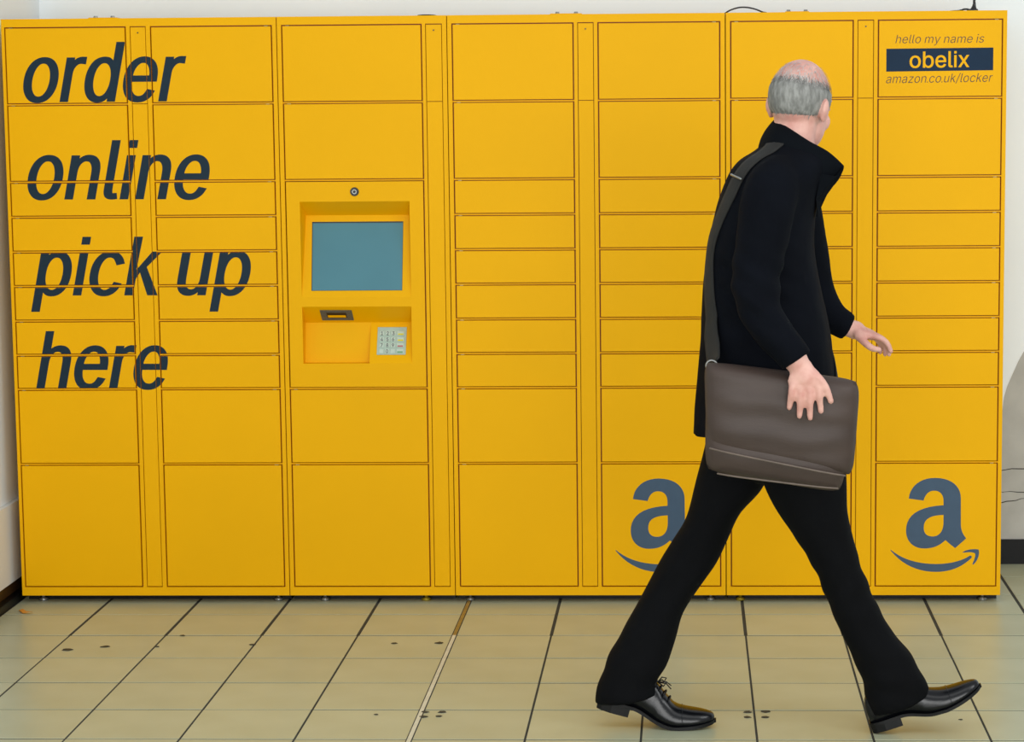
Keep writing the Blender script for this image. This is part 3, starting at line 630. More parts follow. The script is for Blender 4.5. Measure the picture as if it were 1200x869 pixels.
# lower recess: soffit, a deep pocket on the left, the raised key slope on the right
LD, LB, PX, PD = .060, .9285, 1.1790, .034
quad((HX0, Y0, LZ1), (HX1, Y0, LZ1), (HX1, LD, LB), (HX0, LD, LB))
quad((HX0, LD, LB), (PX, LD, LB), (PX, PD, LZ0), (HX0, PD, LZ0))
quad((HX0, PD, LZ0), (PX, PD, LZ0), (PX, Y0, LZ0), (HX0, Y0, LZ0))
quad((PX, LD, LB), (HX1, LD, LB), (HX1, Y0, LZ0), (PX, Y0, LZ0))
quad((PX, LD, LB), (PX, Y0, LZ0), (PX, PD, LZ0))
quad((HX0, Y0, LZ1), (HX0, LD, LB), (HX0, PD, LZ0), (HX0, Y0, LZ0)); quad((HX1, Y0, LZ1), (HX1, Y0, LZ0), (HX1, LD, LB))
bmesh.ops.remove_doubles(bm, verts=bm.verts, dist=1e-5)
me = bpy.data.meshes.new('terminal_panel'); bmesh.ops.recalc_face_normals(bm, faces=bm.faces); bm.to_mesh(me); bm.free()
tp = link('terminal_panel', me, M['yellow'], L2)
tag(tp, 'recessed control panel with screen and keypad')
def slab(name, cs, yf, th, m, parent, bev=0.0):
    """thin plate: corners (x,z), lying on the sloping plane y = yf(z), standing th proud of it"""
    bm = bmesh.new()
    A = [Vector((x, yf(z)+.002, z)) for x, z in cs]; B = [Vector((x, yf(z)-th, z)) for x, z in cs]
    va = [bm.verts.new(p) for p in A]; vb = [bm.verts.new(p) for p in B]
    bm.faces.new(va[::-1]); bm.faces.new(vb)
    for i in range(4): bm.faces.new((va[i-1], va[i], vb[i], vb[i-1]))
    if bev: bmesh.ops.bevel(bm, geom=list(bm.edges), offset=bev, segments=1, affect='EDGES')
    return link(name, mesh(name, bm), m, parent)
yU = lambda z: Y0+(UD-Y0)*(z-UZ0)/(UB-UZ0)
yK = lambda z: Y0+(LD-Y0)*(z-LZ0)/(LB-LZ0)
yS = lambda z: Y0+(LD-Y0)*(LZ1-z)/(LZ1-LB)
def persp(x, z, yf):                                  # plate point seen at (x, z) of the front plane
    y = yf(z); k = y/7.709
    return (x+(x-2.223)*k, z-(1.655-z)*k)
sc = [persp(x, z, yU) for x, z in ((.9958, 1.0395), (1.2900, 1.0395), (1.2975, 1.2590), (1.0030, 1.2590))]
grow = [(-.0025, -.001), (.001, -.001), (.001, .0045), (-.0025, .0045)]
scr = slab('screen_gasket', [(x+a, z+b) for (x, z), (a, b) in zip(sc, grow)], yU, .0008, M['bezel'], L2)
slab('screen', sc, yU, .0016, M['screen'], scr)
# camera eye above the screen
bm = bmesh.new()
def disc(r0, r1, y0, y1): bmesh.ops.create_cone(bm, cap_ends=True, segments=24, radius1=r0, radius2=r1, depth=abs(y1-y0), matrix=Matrix.Translation((1.1413, (y0+y1)/2, 1.3605)) @ Matrix.Rotation(PI/2, 4, 'X'))
disc(.0150, .0135, Y0+.001, Y0-.003)
cm = link('camera_eye', mesh('camera_eye', bm), M['black'], L2)
bm = bmesh.new(); disc(.0085, .0075, Y0-.002, Y0-.0042); lens_ring = link('lens_ring', mesh('lens_ring', bm), M['steel'], cm)
bm = bmesh.new(); disc(.0055, .0045, Y0-.003, Y0-.0048); link('lens', mesh('lens', bm), M['black'], cm)
# slot in the soffit of the lower recess
cs = [persp(x, z, yS) for x, z in ((1.0261, .9410), (1.1304, .9408), (1.1236, .9740), (1.0189, .9745))]
sl = slab('card_slot', cs, yS, .004, M['slot'], L2, .0008)
c0 = [sum(c[0] for c in cs)/4, sum(c[1] for c in cs)/4]
inn = [(c0[0]+(x-c0[0])*.62, c0[1]+(z-c0[1])*.5) for x, z in cs]
slab('slot_mouth', inn, yS, .0046, M['black'], sl)
lip = [(c0[0]+(x-c0[0])*.56, c0[1]-.0035+(z-c0[1])*.22) for x, z in cs]
slab('slot_lip', lip, yS, .0056, M['yellow'], sl)
# keypad
kc = [persp(x, z, yK) for x, z in ((1.2034, .8274), (1.2985, .8272), (1.3046, .9183), (1.2094, .9185))]
kp = slab('keypad', kc, yK, .0025, M['keyplate'], L2, .0006)
def kuv(u, v):
    a = [kc[0][i]+(kc[1][i]-kc[0][i])*u for i in (0, 1)]; b = [kc[3][i]+(kc[2][i]-kc[3][i])*u for i in (0, 1)]
    return (a[0]+(b[0]-a[0])*v, a[1]+(b[1]-a[1])*v)
digits, marks = [], {'key_y': [], 'key_r': [], 'key_g': []}
for r in range(4):
    for c in range(4):
        u0, u1 = ((.08+.195*c, .24+.195*c) if c < 3 else (.68, .93))
        v1, v0 = .86-.215*r, .70-.215*r
        slab('key', [kuv(u0, v0), kuv(u1, v0), kuv(u1, v1), kuv(u0, v1)], yK, .0050, M['key'], kp, .0007)
        if c < 3:
            ch = '123456789'[r*3+c] if r < 3 else ' 0 '[c]
            if ch != ' ':
                s = .0105/0.5; g = glyph(ch, s, s, .0003, .0003)
                xs_ = [p[0] for o in g for q in o for p in q]; cx = (min(xs_)+max(xs_))/2
                m_ = kuv((u0+u1)/2, (v0+v1)/2)
                digits += tris([[[(x-cx+m_[0], y-.0054+m_[1]) for x, y in q] for q in o] for o in g])
        else:
            k_ = ('key_y', 'key_y', 'key_r', 'key_g')[r]
            marks[k_].append([kuv(u0+.03, v0+.02), kuv(u1-.03, v0+.02), kuv(u1-.03, v0+.075), kuv(u0+.03, v0+.075)])
def on_keys(name, polys, m):
    o = tag(decal(name, polys, 0, m, kp), kind='stuff')
    for v in o.data.vertices: v.co.y = yK(v.co.z)-.0053
on_keys('lettering', digits, M['slot'])
for k_, p in marks.items(): on_keys('key_marking', p, M[k_])

# ------------------------------------------------------------------ things on top of and beside the lockers
def cable(name, pts, r, label, cat_, m='cable'):
    bm = bmesh.new(); tube(bm, smoothpath(pts, 6), [r]*(6*(len(pts)-1)+1), 8)
    return tag(link(name, mesh(name, bm, True), M[m]), label, cat_)
cable('cable', [(2.344, .35, 1.927), (2.345, .20, 1.9275), (2.3475, .13, 1.927), (2.365, .12, 1.9370), (2.3927, .12, 1.9450), (2.4204, .12, 1.9450), (2.4482, .12, 1.9385),
                (2.4690, .125, 1.930), (2.485, .15, 1.9272), (2.49, .35, 1.927)], .0026, 'thin black cable arching over the joint on top of the lockers', 'cable')
cable('cable', [(1.335, .3, 1.927), (1.344, .12, 1.9275), (1.360, .11, 1.9290), (1.382, .11, 1.9292), (1.402, .12, 1.9275), (1.41, .3, 1.927)], .0026,
      'short dark cable lying on top of the screen unit', 'cable')
pl = empty('plug', 'black plug with upright cable on top of the last locker', 'plug', (3.152, .12, TOP+.0005))
bm = bmesh.new(); tube(bm, [(0, 0, .004), (0.001, 0, .010), (0.002, 0, .018), (0.003, 0, .028)], [.0105, .0095, .0062, .0045], 14)
bx(bm, -.020, .014, -.012, .012, 0, .009, .003)
link('plug_body', mesh('plug_body', bm), M['black'], pl)
bm = bmesh.new(); tube(bm, smoothpath([(.002, 0, .030), (.003, 0, .06), (.004, .005, .2), (.0, .05, .5), (0, .2, 1.0), (0, .5, 1.4), (0, .538, 1.6)], 6), [.0042]*37, 8)
link('upright_cable', mesh('upright_cable', bm, True), M['black'], pl)
bm = bmesh.new(); tube(bm, smoothpath([(-.018, 0, .008), (-.030, 0, .008), (-.046, .002, .0035), (-.07, .06, .003), (-.07, .25, .003)], 6), [.003]*25, 8)
link('lead', mesh('lead', bm, True), M['black'], pl)
bm = bmesh.new()
sp = [(.012, -.160), (.028, -.166), (.048, -.196), (.072, -.206), (.066, -.214), (.040, -.206), (.022, -.182)]
lo = [bm.verts.new((x+.010, y+.035, .0015+.006*abs(math.sin(i*1.9)))) for i, (x, y) in enumerate(sp)]
hi = [bm.verts.new((v.co.x+.001, v.co.y, v.co.z+.0012)) for v in lo]
n = len(lo)
for k in range(n): bm.faces.new((lo[k-1], lo[k], hi[k], hi[k-1]))
bm.faces.new(hi); bm.faces.new(lo[::-1])
tag(link('paper_scrap', mesh('paper_scrap', bm), M['scrap']), 'small curled orange scrap on the floor by the left corner of the lockers', 'litter')

# ------------------------------------------------------------------ the walking man
RP = [((2.4308, -1.55, 1.5477), (2.5668, -1.55, 1.5271), .085), ((2.3957, -1.55, 1.5152), (2.5844, -1.55, 1.4963), .15), ((2.3561, -1.55, 1.4913), (2.5801, -1.55, 1.4657), .19),
      ((2.3275, -1.55, 1.4564), (2.5714, -1.55, 1.4329), .205), ((2.3076, -1.55, 1.4082), (2.5628, -1.55, 1.3956), .21), ((2.2854, -1.55, 1.329), (2.552, -1.55, 1.3274), .205),
      ((2.2697, -1.55, 1.2495), (2.5522, -1.55, 1.248), .2), ((2.2606, -1.55, 1.1586), (2.5679, -1.55, 1.1571), .195), ((2.2582, -1.55, 1.0963), (2.5814, -1.55, 1.0948), .195),
      ((2.2547, -1.55, 1.0339), (2.5927, -1.55, 1.0325), .195), ((2.25, -1.55, .9669), (2.6018, -1.55, .9565), .20), ((2.2443, -1.55, .9131), (2.6108, -1.55, .9073), .2),
      ((2.2374, -1.55, .8435), (2.6178, -1.55, .8377), .205), ((2.2339, -1.55, .7849), (2.6247, -1.55, .777), .21)]
LEG_L = [((2.285, -1.48, .865), (2.475, -1.48, .865), .1), ((2.2667, -1.47, .7438), (2.4452, -1.47, .7433), .1), ((2.2438, -1.4783, .649), (2.4246, -1.4783, .6371), .093), ((2.2185, -1.4867, .5518), (2.3611, -1.4867, .563), .086),
      ((2.1843, -1.495, .4913), (2.3292, -1.495, .4957), .079), ((2.1479, -1.5033, .4331), (2.2973, -1.5033, .4352), .075), ((2.1091, -1.5117, .3679), (2.2518, -1.5117, .3725), .072),
      ((2.0726, -1.52, .3028), (2.2131, -1.52, .312), .07), ((2.0407, -1.5283, .2469), (2.1925, -1.5283, .2538), .074), ((2.0111, -1.5367, .1933), (2.1788, -1.5367, .2003), .074),
      ((1.9929, -1.545, .1467), (2.1606, -1.545, .1607), .072), ((1.9766, -1.55, .0957), (2.14, -1.55, .1236), .068), ((1.9672, -1.55, .0615), (2.1466, -1.55, .0885), .068)]
LEG_R = [((2.375, -1.625, .87), (2.605, -1.625, .87), .1), ((2.3845, -1.63, .7669), (2.6262, -1.63, .7662), .1), ((2.411, -1.625, .6768), (2.6313, -1.625, .6651), .093), ((2.4421, -1.62, .6042), (2.6342, -1.62, .5859), .086),
      ((2.4955, -1.615, .5223), (2.6503, -1.615, .5131), .079), ((2.5514, -1.61, .4311), (2.671, -1.61, .44), .075), ((2.5942, -1.605, .3212), (2.7185, -1.605, .3303), .072),
      ((2.6259, -1.605, .2496), (2.7594, -1.605, .261), .07), ((2.6555, -1.605, .1868), (2.8047, -1.605, .2051), .074), ((2.6762, -1.605, .1352), (2.8301, -1.605, .1605), .074),
      ((2.6877, -1.605, .087), (2.846, -1.605, .1262), .072), ((2.6969, -1.605, .0442), (2.8551, -1.605, .1047), .068)]
ARM_R = [((2.4702, -1.66, 1.4603), .055), ((2.4346, -1.735, 1.4262), .070), ((2.4077, -1.78, 1.3055), .066), ((2.3896, -1.83, 1.1814), .060), ((2.4211, -1.862, 1.0977), .052), ((2.4720, -1.880, 1.0330), .046), ((2.4900, -1.884, 1.0080), .044)]
ARM_L = [((2.4913, -1.42, 1.4623), .055), ((2.5014, -1.355, 1.4101), .066), ((2.5421, -1.31, 1.2644), .058), ((2.5681, -1.30, 1.1416), .050), ((2.6051, -1.30, 1.072), .043), ((2.646, -1.31, 1.0427), .038), ((2.6560, -1.31, 1.0364), .037)]
def section(a, b, hw, n=28, e=2.4, grow=1.0, dy=0.0):
    """one closed horizontal slice: from back point a to front point b, hw to each side"""
    a, b = Vector(a), Vector(b); c = (a+b)/2; u = (b-a)/2*grow; out = []
    for k in range(n):
        t = 2*PI*k/n; cs, sn = math.cos(t), math.sin(t)
        cs = math.copysign(abs(cs)**(2/e), cs); sn = math.copysign(abs(sn)**(2/e), sn)
        out.append(c+u*cs+Vector((0, (hw*grow)*sn+dy, 0)))
    return out
def sections(L, k=4):
    fl = smoothpath([(*a, *b, h) for a, b, h in L], k)
    return [(f[0:3], f[3:6], f[6]) for f in fl]
def vcat(L, k=5):
    fl = smoothpath([(*p, r) for p, r in L], k)
    return [Vector(f[:3]) for f in fl], [f[3] for f in fl]
def crease(me, amp, fn):
    """cloth folds: pushes the vertices along their normals"""
    nn = [v.normal.copy() for v in me.vertices]
    for v, n in zip(me.vertices, nn): v.co += n*amp*fn(v.co)
    me.update()

man = empty('person', 'person in black coat and trousers striding right past the lockers, bag under one arm', 'person', (2.46, -1.56, 0))

# --- head frame: faces the lockers, turned a little to the right and bowed forward
HC = Vector((2.5150, -1.5450, 1.6500))
HR = Matrix.Rotation(math.radians(-30), 3, 'Z') @ Matrix.Rotation(math.radians(-10), 3, 'X') @ Matrix.Rotation(math.radians(4), 3, 'Y')
def H(x, y, z): return HC+HR @ Vector((x, y, z))
bm = bmesh.new()
ball(bm, H(0, -.006, .004), (.073, .094, .096), HR, 28)               # skull
ball(bm, H(0, .034, -.060), (.057, .062, .076), HR, 24)               # face and jaw
ball(bm, H(0, .078, -.112), (.026, .022, .020), HR)                   # chin
ball(bm, H(0, .090, .012), (.046, .012, .011), HR)                    # brow
for s in (-1, 1):
    ball(bm, H(s*.036, .070, -.046), (.020, .018, .024), HR)          # cheeks
    ball(bm, H(s*.076, -.006, -.026), (.009, .019, .031), HR)         # ears
    ball(bm, H(s*.083, -.015, -.020), (.006, .013, .022), HR)
    ball(bm, H(s*.012, .108, -.046), (.010, .010, .008), HR)          # nostrils
tube(bm, [H(0, .092, .002), H(0, .104, -.022), H(0, .116, -.044)], [.009, .010, .012], 12)   # nose
ball(bm, H(0, .094, -.076), (.024, .008, .006), HR); ball(bm, H(0, .092, -.087), (.021, .008, .007), HR)   # lips
tube(bm, [H(0, -.012, -.05), H(0, -.008, -.10), (2.494, -1.55, 1.515), (2.475, -1.55, 1.44)], [.056, .054, .058, .075], 20)   # neck
# trunk, arms and legs under the clothes
tube(bm, [(2.455, -1.55, 1.43), (2.43, -1.55, 1.30), (2.42, -1.55, 1.12), (2.425, -1.55, .98), (2.425, -1.55, .88)], [.10, .115, .105, .10, .085], 20)
tube(bm, [(2.45, -1.70, 1.42), (2.46, -1.55, 1.45), (2.49, -1.40, 1.42)], [.045, .07, .045], 14)
for L in (ARM_R, ARM_L):
    P_, R_ = vcat(L); tube(bm, P_, [r*.70 for r in R_], 14)
def leg_axis(L): return [((Vector(a)+Vector(b))/2) for a, b, h in L]
for L, ank in ((LEG_L, (2.045, -1.555, .105)), (LEG_R, (2.765, -1.607, .105))):
    ax = [Vector((2.42, -1.55+(.07 if L is LEG_L else -.06), .80))]+leg_axis(L)[2:-2]+[Vector(ank)]
    n = len(ax); tube(bm, ax, [.054-.026*(i/(n-1)) for i in range(n)], 14)
# right hand: laid flat on the outside of the bag, fingers down, thumb towards the front
YH = -1.899
def finger(bm, pts, r0, r1):
    n = len(pts); P_, R_ = vcat([(p, r0+(r1-r0)*i/(n-1)) for i, p in enumerate(pts)], 4); tube(bm, P_, R_, 12)
W_R = Vector((2.4900, -1.886, 1.0080))
tube(bm, [W_R+Vector((-.020, .004, .035)), W_R, (2.5000, YH+.008, .9930), (2.5080, YH+.004, .9750)], [.025, .027, .030, .032], 14, flat=.62)
ball(bm, (2.5085, YH+.002, .9640), (.042, .0145, .036), Matrix.Rotation(math.radians(-18), 3, 'Y'), 20)     # palm
for kx, kz, tx, tz in ((2.5420, .9500, 2.5500, .8860), (2.5215, .9420, 2.5235, .8690), (2.5000, .9420, 2.4970, .8740), (2.4800, .9500, 2.4720, .8950)):
    K = Vector((kx, YH-.003, kz)); E = Vector((tx, YH+.010, tz)); B = Vector((2.508+(kx-2.508)*.45, YH+.002, .968))
    finger(bm, [B, K, K.lerp(E, .42)+Vector((0, -.004, 0)), K.lerp(E, .75)+Vector((0, .000, 0)), E], .0108, .0076)
finger(bm, [(2.5200, YH+.004, .985), (2.5430, YH-.003, .9700), (2.5620, YH-.001, .9440), (2.5740, YH+.006, .9110)], .0125, .0078)   # thumb
# left hand: swinging forward, relaxed and half curled
W_L = Vector((2.6560, -1.31, 1.0364))
tube(bm, [W_L-Vector((.04, 0, -.03)), W_L, (2.676, -1.308, 1.0290)], [.026, .025, .026], 14)
ball(bm, (2.6960, -1.306, 1.0220), (.046, .040, .0165), Matrix.Rotation(math.radians(17), 3, 'Y'), 20)
for ky, m, t, kx, kz in ((-1.336, (2.756, .9990), (2.768, .9740), 2.728, 1.0150), (-1.316, (2.759, .9940), (2.765, .9640), 2.732, 1.0140), (-1.296, (2.754, .9900), (2.756, .9620), 2.729, 1.0120), (-1.278, (2.744, .9900), (2.744, .9660), 2.722, 1.0110)):
    finger(bm, [(2.702, ky*.5-1.306*.5, 1.0190), (kx, ky, kz), (m[0], ky, m[1]), (t[0], ky, t[1])], .0100, .0070)
finger(bm, [(2.680, -1.334, 1.016), (2.698, -1.350, .9990), (2.716, -1.352, .9850), (2.736, -1.344, .9800)], .0120, .0080)
body = link('body', remesh(bm, .0040, 4), M['skin'], man)
local(body)

# --- hair: a cropped fringe round the back and sides
bm = bmesh.new(); NA, NZ = 72, 14
grid = []
for i in range(NA+1):
    a = math.radians(-128+256*i/NA); row = []
    lowz = -.052+.026*(abs(a)/math.radians(128))**2
    highz = .038-.010*(abs(a)/math.radians(128))
    for j in range(NZ+1):
        z = lowz+(highz-lowz)*j/NZ+.004*noise.noise((i*.9, j*.2, 3))*(j in (0, NZ))
        zz = max(-.985, min(.985, (z-.004)/.096)); rr = math.sqrt(1-zz*zz)
        if z < -.01: rr = max(rr, .96-.18*(-.01-z)/.05)
        edge = min(1, min(j, NZ-j)/2.0)*min(1, min(i, NA-i)/3.0)
        g = 1+.045*edge+.012*noise.noise((i*1.7, j*1.1, 0))*edge
        row.append((math.sin(a)*.0735*rr*g, -.006-math.cos(a)*.0945*rr*g, z))
    grid.append(row)
V = [[bm.verts.new(H(*p)) for p in row] for row in grid]
I = [[bm.verts.new(H(p[0]*.93, -.006+(p[1]+.006)*.93, p[2])) for p in row] for row in grid]
for i in range(NA):
    for j in range(NZ):
        bm.faces.new((V[i][j], V[i+1][j], V[i+1][j+1], V[i][j+1])); bm.faces.new((I[i][j], I[i][j+1], I[i+1][j+1], I[i+1][j]))
    bm.faces.new((V[i][0], I[i][0], I[i+1][0], V[i+1][0])); bm.faces.new((V[i][NZ], V[i+1][NZ], I[i+1][NZ], I[i][NZ]))
for j in range(NZ):
    bm.faces.new((V[0][j], V[0][j+1], I[0][j+1], I[0][j])); bm.faces.new((V[NA][j], I[NA][j], I[NA][j+1], V[NA][j+1]))
for q in range(1500):                                  # short separate hairs soften the edge of the fringe
    a = math.radians(random.uniform(-122, 122)); z = random.choice((random.uniform(-.05, .04), random.gauss(.036, .007)))
    zz = max(-.98, min(.98, (z-.004)/.096)); rr = math.sqrt(1-zz*zz)
    if z < -.01: rr = max(rr, .96-.18*(-.01-z)/.05)
    c0 = Vector((math.sin(a)*.0745*rr, -.006-math.cos(a)*.0955*rr, z)); n0 = Vector((math.sin(a), -math.cos(a), zz)).normalized()
    d0 = Vector((random.uniform(-.4, .4), 0, -1)); d0 = (d0-n0*d0.dot(n0)).normalized(); w0 = n0.cross(d0)*.0008
    L0 = random.uniform(.008, .014)
    f_ = [bm.verts.new(H(*p)) for p in (c0-w0, c0+w0, c0+d0*L0+n0*.003)]; bm.faces.new(f_)
local(link('hair', mesh('hair', bm, True), M['hair'], man))
bm = bmesh.new()                                       # sparse white hair left on the crown
for q in range(1300):
    a = random.uniform(-2.2, 2.2); z = .034+.052*random.random()**1.7
    zz = (z-.004)/.096; rr = math.sqrt(1-zz*zz)
    c0 = Vector((math.sin(a)*.0738*rr, -.006-math.cos(a)*.0948*rr, z)); n0 = Vector((math.sin(a)*rr, -math.cos(a)*rr, zz)).normalized()
    d0 = Vector((random.uniform(-.5, .5), -.3, -1)); d0 = (d0-n0*d0.dot(n0)).normalized(); w0 = n0.cross(d0)*.0007; L0 = random.uniform(.008, .016)
    bm.faces.new([bm.verts.new(H(*p)) for p in (c0-w0, c0+w0, c0+d0*L0+n0*.0022)])
tag(local(link('crown_hair', mesh('crown_hair', bm), M['white_hair'], man)), 'sparse white hair on the balding crown', kind='stuff')
for s in (-1, 1):
    bm = bmesh.new(); ball(bm, H(s*.031, .0790, -.016), (.0120, .0120, .0115), HR, 16)
    e_ = local(link('eye', mesh('eye', bm, True), M['eye'], man))
    bm = bmesh.new(); ball(bm, H(s*.031, .0880, -.016), (.0052, .0034, .0052), HR, 12); link('iris', mesh('iris', bm, True), M['black'], e_)
    bm = bmesh.new(); ball(bm, H(s*.031, .0800, -.0105), (.0150, .0125, .0085), HR, 16); local(link('eyelid', mesh('eyelid', bm, True), M['skin'], man))

# --- coat: trunk and both sleeves grown together
bm = bmesh.new()
loft(bm, [section(a, b, h, 36) for a, b, h in sections(RP)])
for L in (ARM_R, ARM_L):
    P_, R_ = vcat(L); tube(bm, P_, R_, 20, dome=False)
me = remesh(bm, .0065, 10)
def coat_fold(p):
    arm = math.exp(-((p.x-2.40)**2+(p.z-1.18)**2)/.012)*(p.y < -1.70)
    low = max(0, min(1, (1.25-p.z)/.4))
    return noise.noise((p.x*7, p.y*7, p.z*3.2))*.8+low*math.sin(p.y*38+p.x*16+2*noise.noise((p.x*4, p.y*4, p.z*3)))*.5+arm*math.sin(p.z*95+p.x*60)*.7 \
        + .35*noise.noise((p.x*19, p.y*19, p.z*13))
crease(me, .006, coat_fold)
coat = local(link('coat', me, M['coat'], man))
coat_bvh = BVHTree.FromPolygons([v.co.copy() for v in me.vertices], [tuple(p.vertices) for p in me.polygons])

# --- collar: turned up at the nape, its front corner sticking out to the right
NEAR = [((2.4088, -1.55, 1.5216), (2.4461, -1.55, 1.6022)), ((2.4263, -1.62, 1.5120), (2.4590, -1.600, 1.5900)), ((2.47, -1.660, 1.4940), (2.4923, -1.632, 1.5700)),
        ((2.5234, -1.668, 1.4700), (2.5350, -1.645, 1.5440)), ((2.5609, -1.655, 1.4450), (2.5850, -1.650, 1.5170)), ((2.5740, -1.620, 1.4080), (2.6270, -1.640, 1.4800))]
pts = smoothpath([(*a, *b) for a, b in NEAR], 6)
far = [(p[0]-.004, -3.10-p[1], p[2]-.010, p[3]-.006, -3.10-p[4], p[5]-.022) for p in pts[1:]]
strip_ = far[::-1]+list(pts)
bm = bmesh.new(); rows_ = []
for q in strip_:
    a, b = Vector(q[:3]), Vector(q[3:]); c = Vector((2.50, -1.55, (a.z+b.z)/2)); out = ((a+b)/2-c); out.z = 0; out.normalize()
    prof = []
    for k in range(7):
        t = k/6; prof.append(a.lerp(b, t)+out*(.010*math.sin(PI*t)-.006*t))
    rows_.append([p+out*.004 for p in prof]+[p-out*.005 for p in prof[::-1]])
loft(bm, rows_)
me = mesh('collar', bm, True)
collar = local(link('collar', me, M['collar'], man))
sb = collar.modifiers.new('s', 'SUBSURF'); sb.levels = 1; sb.render_levels = 1
for p_, n_ in ((2.612, 'lapel'),):
    bm = bmesh.new()                                    # lapel folding down the coat front under the collar corner
    A_ = [(2.560, -1.662, 1.462), (2.600, -1.655, 1.455), (2.617, -1.645, 1.478), (2.592, -1.640, 1.428), (2.566, -1.640, 1.392), (2.553, -1.650, 1.352), (2.548, -1.668, 1.400)]
    f_ = [bm.verts.new(Vector(v)+Vector((0, -.006, 0))) for v in A_]; b_ = [bm.verts.new(Vector(v)+Vector((0, .022, 0))) for v in A_]
    bm.faces.new(f_); bm.faces.new(b_[::-1])
    for k in range(len(A_)): bm.faces.new((f_[k-1], f_[k], b_[k], b_[k-1]))
    local(link('lapel', mesh('lapel', bm), M['collar'], man))

# --- trousers
bm = bmesh.new()
for L in (LEG_L, LEG_R): loft(bm, [section(a, b, h, 28, 2.2) for a, b, h in sections(L)])
tube(bm, [(2.43, -1.55, .88), (2.425, -1.55, .76), (2.42, -1.55, .735)], [.12, .115, .085], 20)
me = remesh(bm, .0060, 6)
def leg_fold(p):
    low = max(0, min(1, (.34-p.z)/.25)); kn = math.exp(-((p.z-.40)/.10)**2)
    return .5*noise.noise((p.x*6, p.y*9, p.z*5))+low*.8*math.sin(p.z*70+p.x*22+3*noise.noise((p.x*5, p.y*8, p.z*5)))*.5+kn*.35*math.sin(p.z*60-p.x*70+p.y*30)
crease(me, .006, leg_fold)
local(link('trousers', me, M['trousers'], man))

# --- shoes, built along x from heel (0) to toe and then set down
SEC = [(0.000, .020, .052), (.010, .029, .072), (.035, .0345, .086), (.075, .0345, .092), (.110, .036, .090), (.145, .0405, .078), (.180, .0455, .060), (.210, .0480, .050), (.240, .0460, .042), (.268, .0395, .035), (.290, .0290, .027), (.303, .0170, .019), (.308, .0060, .010)]
def zb(x):
    if x < .085: return .030
    if x < .175: t = (x-.085)/.09; return .030+(.009-.030)*(t*t*(3-2*t))
    return .009+.000+.012*max(0, (x-.21)/.10)**2
def shoe(place, scale, label=None):
    fl = smoothpath(SEC, 4)
    t = lambda v: place(Vector((v[0]*scale, v[1]*scale, v[2]*scale)))
    bm = bmesh.new(); rings = []
    for x, w_, h in fl:
        z0 = zb(x)-.001; r = []
        yc = .006*math.sin(PI*min(1, x/.3))
        for k in range(15):
            a = PI*k/14; cs, sn = math.cos(a), math.sin(a)
            e = 2/2.5 if x > .15 else 2/3.0
            r.append(t((x, yc+w_*math.copysign(abs(cs)**e, cs)*(1-.12*sn*(x < .14)), z0+h*abs(sn)**e)))
        r += [t((x, yc-w_*.5, z0-.001)), t((x, yc+w_*.5, z0-.001))]
        rings.append(r)
    loft(bm, rings)
    s = link('shoe', mesh('shoe', bm, True), M['leather'], man); local(s)
    bm = bmesh.new(); rings = []
    for x, w_, h in [(-.003, .019, 0)]+[(x, w_+.0035, h) for x, w_, h in fl]+[(.3125, .007, 0)]:
        z1 = zb(max(0, x)); z0 = z1-.0085; yc = .006*math.sin(PI*max(0, min(1, x/.3)))
        rings.append([t((x, yc+w_, z0)), t((x, yc+w_, z1)), t((x, yc, z1)), t((x, yc-w_, z1)), t((x, yc-w_, z0)), t((x, yc, z0))])
    loft(bm, rings)
    local(link('sole', mesh('sole', bm), M['sole'], s)); s.children[-1].location = (0, 0, 0)
    bm = bmesh.new(); rings = []
    for x, w_ in ((-.002, .018), (.010, .029), (.035, .0355), (.070, .0355), (.082, .034)):
        rings.append([t((x, w_, .0005)), t((x, w_, .0225)), t((x, 0, .0225)), t((x, -w_, .0225)), t((x, -w_, .0005)), t((x, 0, .0005))])
    loft(bm, rings); h_ = link('heel', mesh('heel', bm), M['sole'], s)
    bm = bmesh.new()                                    # laces across the vamp and a bow
    def top(x): 
        i = min(range(len(fl)), key=lambda k: abs(fl[k][0]-x)); return zb(x)+fl[i][2]
    for x in (.128, .143, .158, .172):
        tube(bm, [t((x, .020, top(x)-.006)), t((x+.003, .006, top(x)+.002)), t((x+.003, -.006, top(x)+.002)), t((x, -.020, top(x)-.006))], [.0021]*4, 6)
    xk = .134; zk = top(xk)+.003
    for sy in (-1, 1):
        L = [t((xk, 0, zk)), t((xk+.008, sy*.014, zk+.012)), t((xk+.020, sy*.026, zk+.010)), t((xk+.016, sy*.020, zk-.002)), t((xk, 0, zk))]
        tube(bm, L, [.0017]*5, 6)
        tube(bm, [t((xk, 0, zk)), t((xk+.022, sy*.010, zk+.004)), t((xk+.036, sy*.018, zk-.004))], [.0016]*3, 6)
    tag(link('laces', mesh('laces', bm, True), M['lace'], s), kind='stuff')
    bm = bmesh.new()                                    # toe cap seam
    xs_ = .222; i = min(range(len(fl)), key=lambda k: abs(fl[k][0]-xs_)); w_, h = fl[i][1], fl[i][2]; L = []
    for k in range(15):
        a = PI*(.04+.92*k/14); cs, sn = math.cos(a), math.sin(a); e = 2/2.5
        L.append(t((fl[i][0], .006*math.sin(PI*min(1, xs_/.3))+w_*1.01*math.copysign(abs(cs)**e, cs), zb(xs_)-.001+h*1.012*abs(sn)**e)))
    tube(bm, L, [.0014]*15, 6); link('toe_seam', mesh('toe_seam', bm, True), M['leather'], s)
    return s
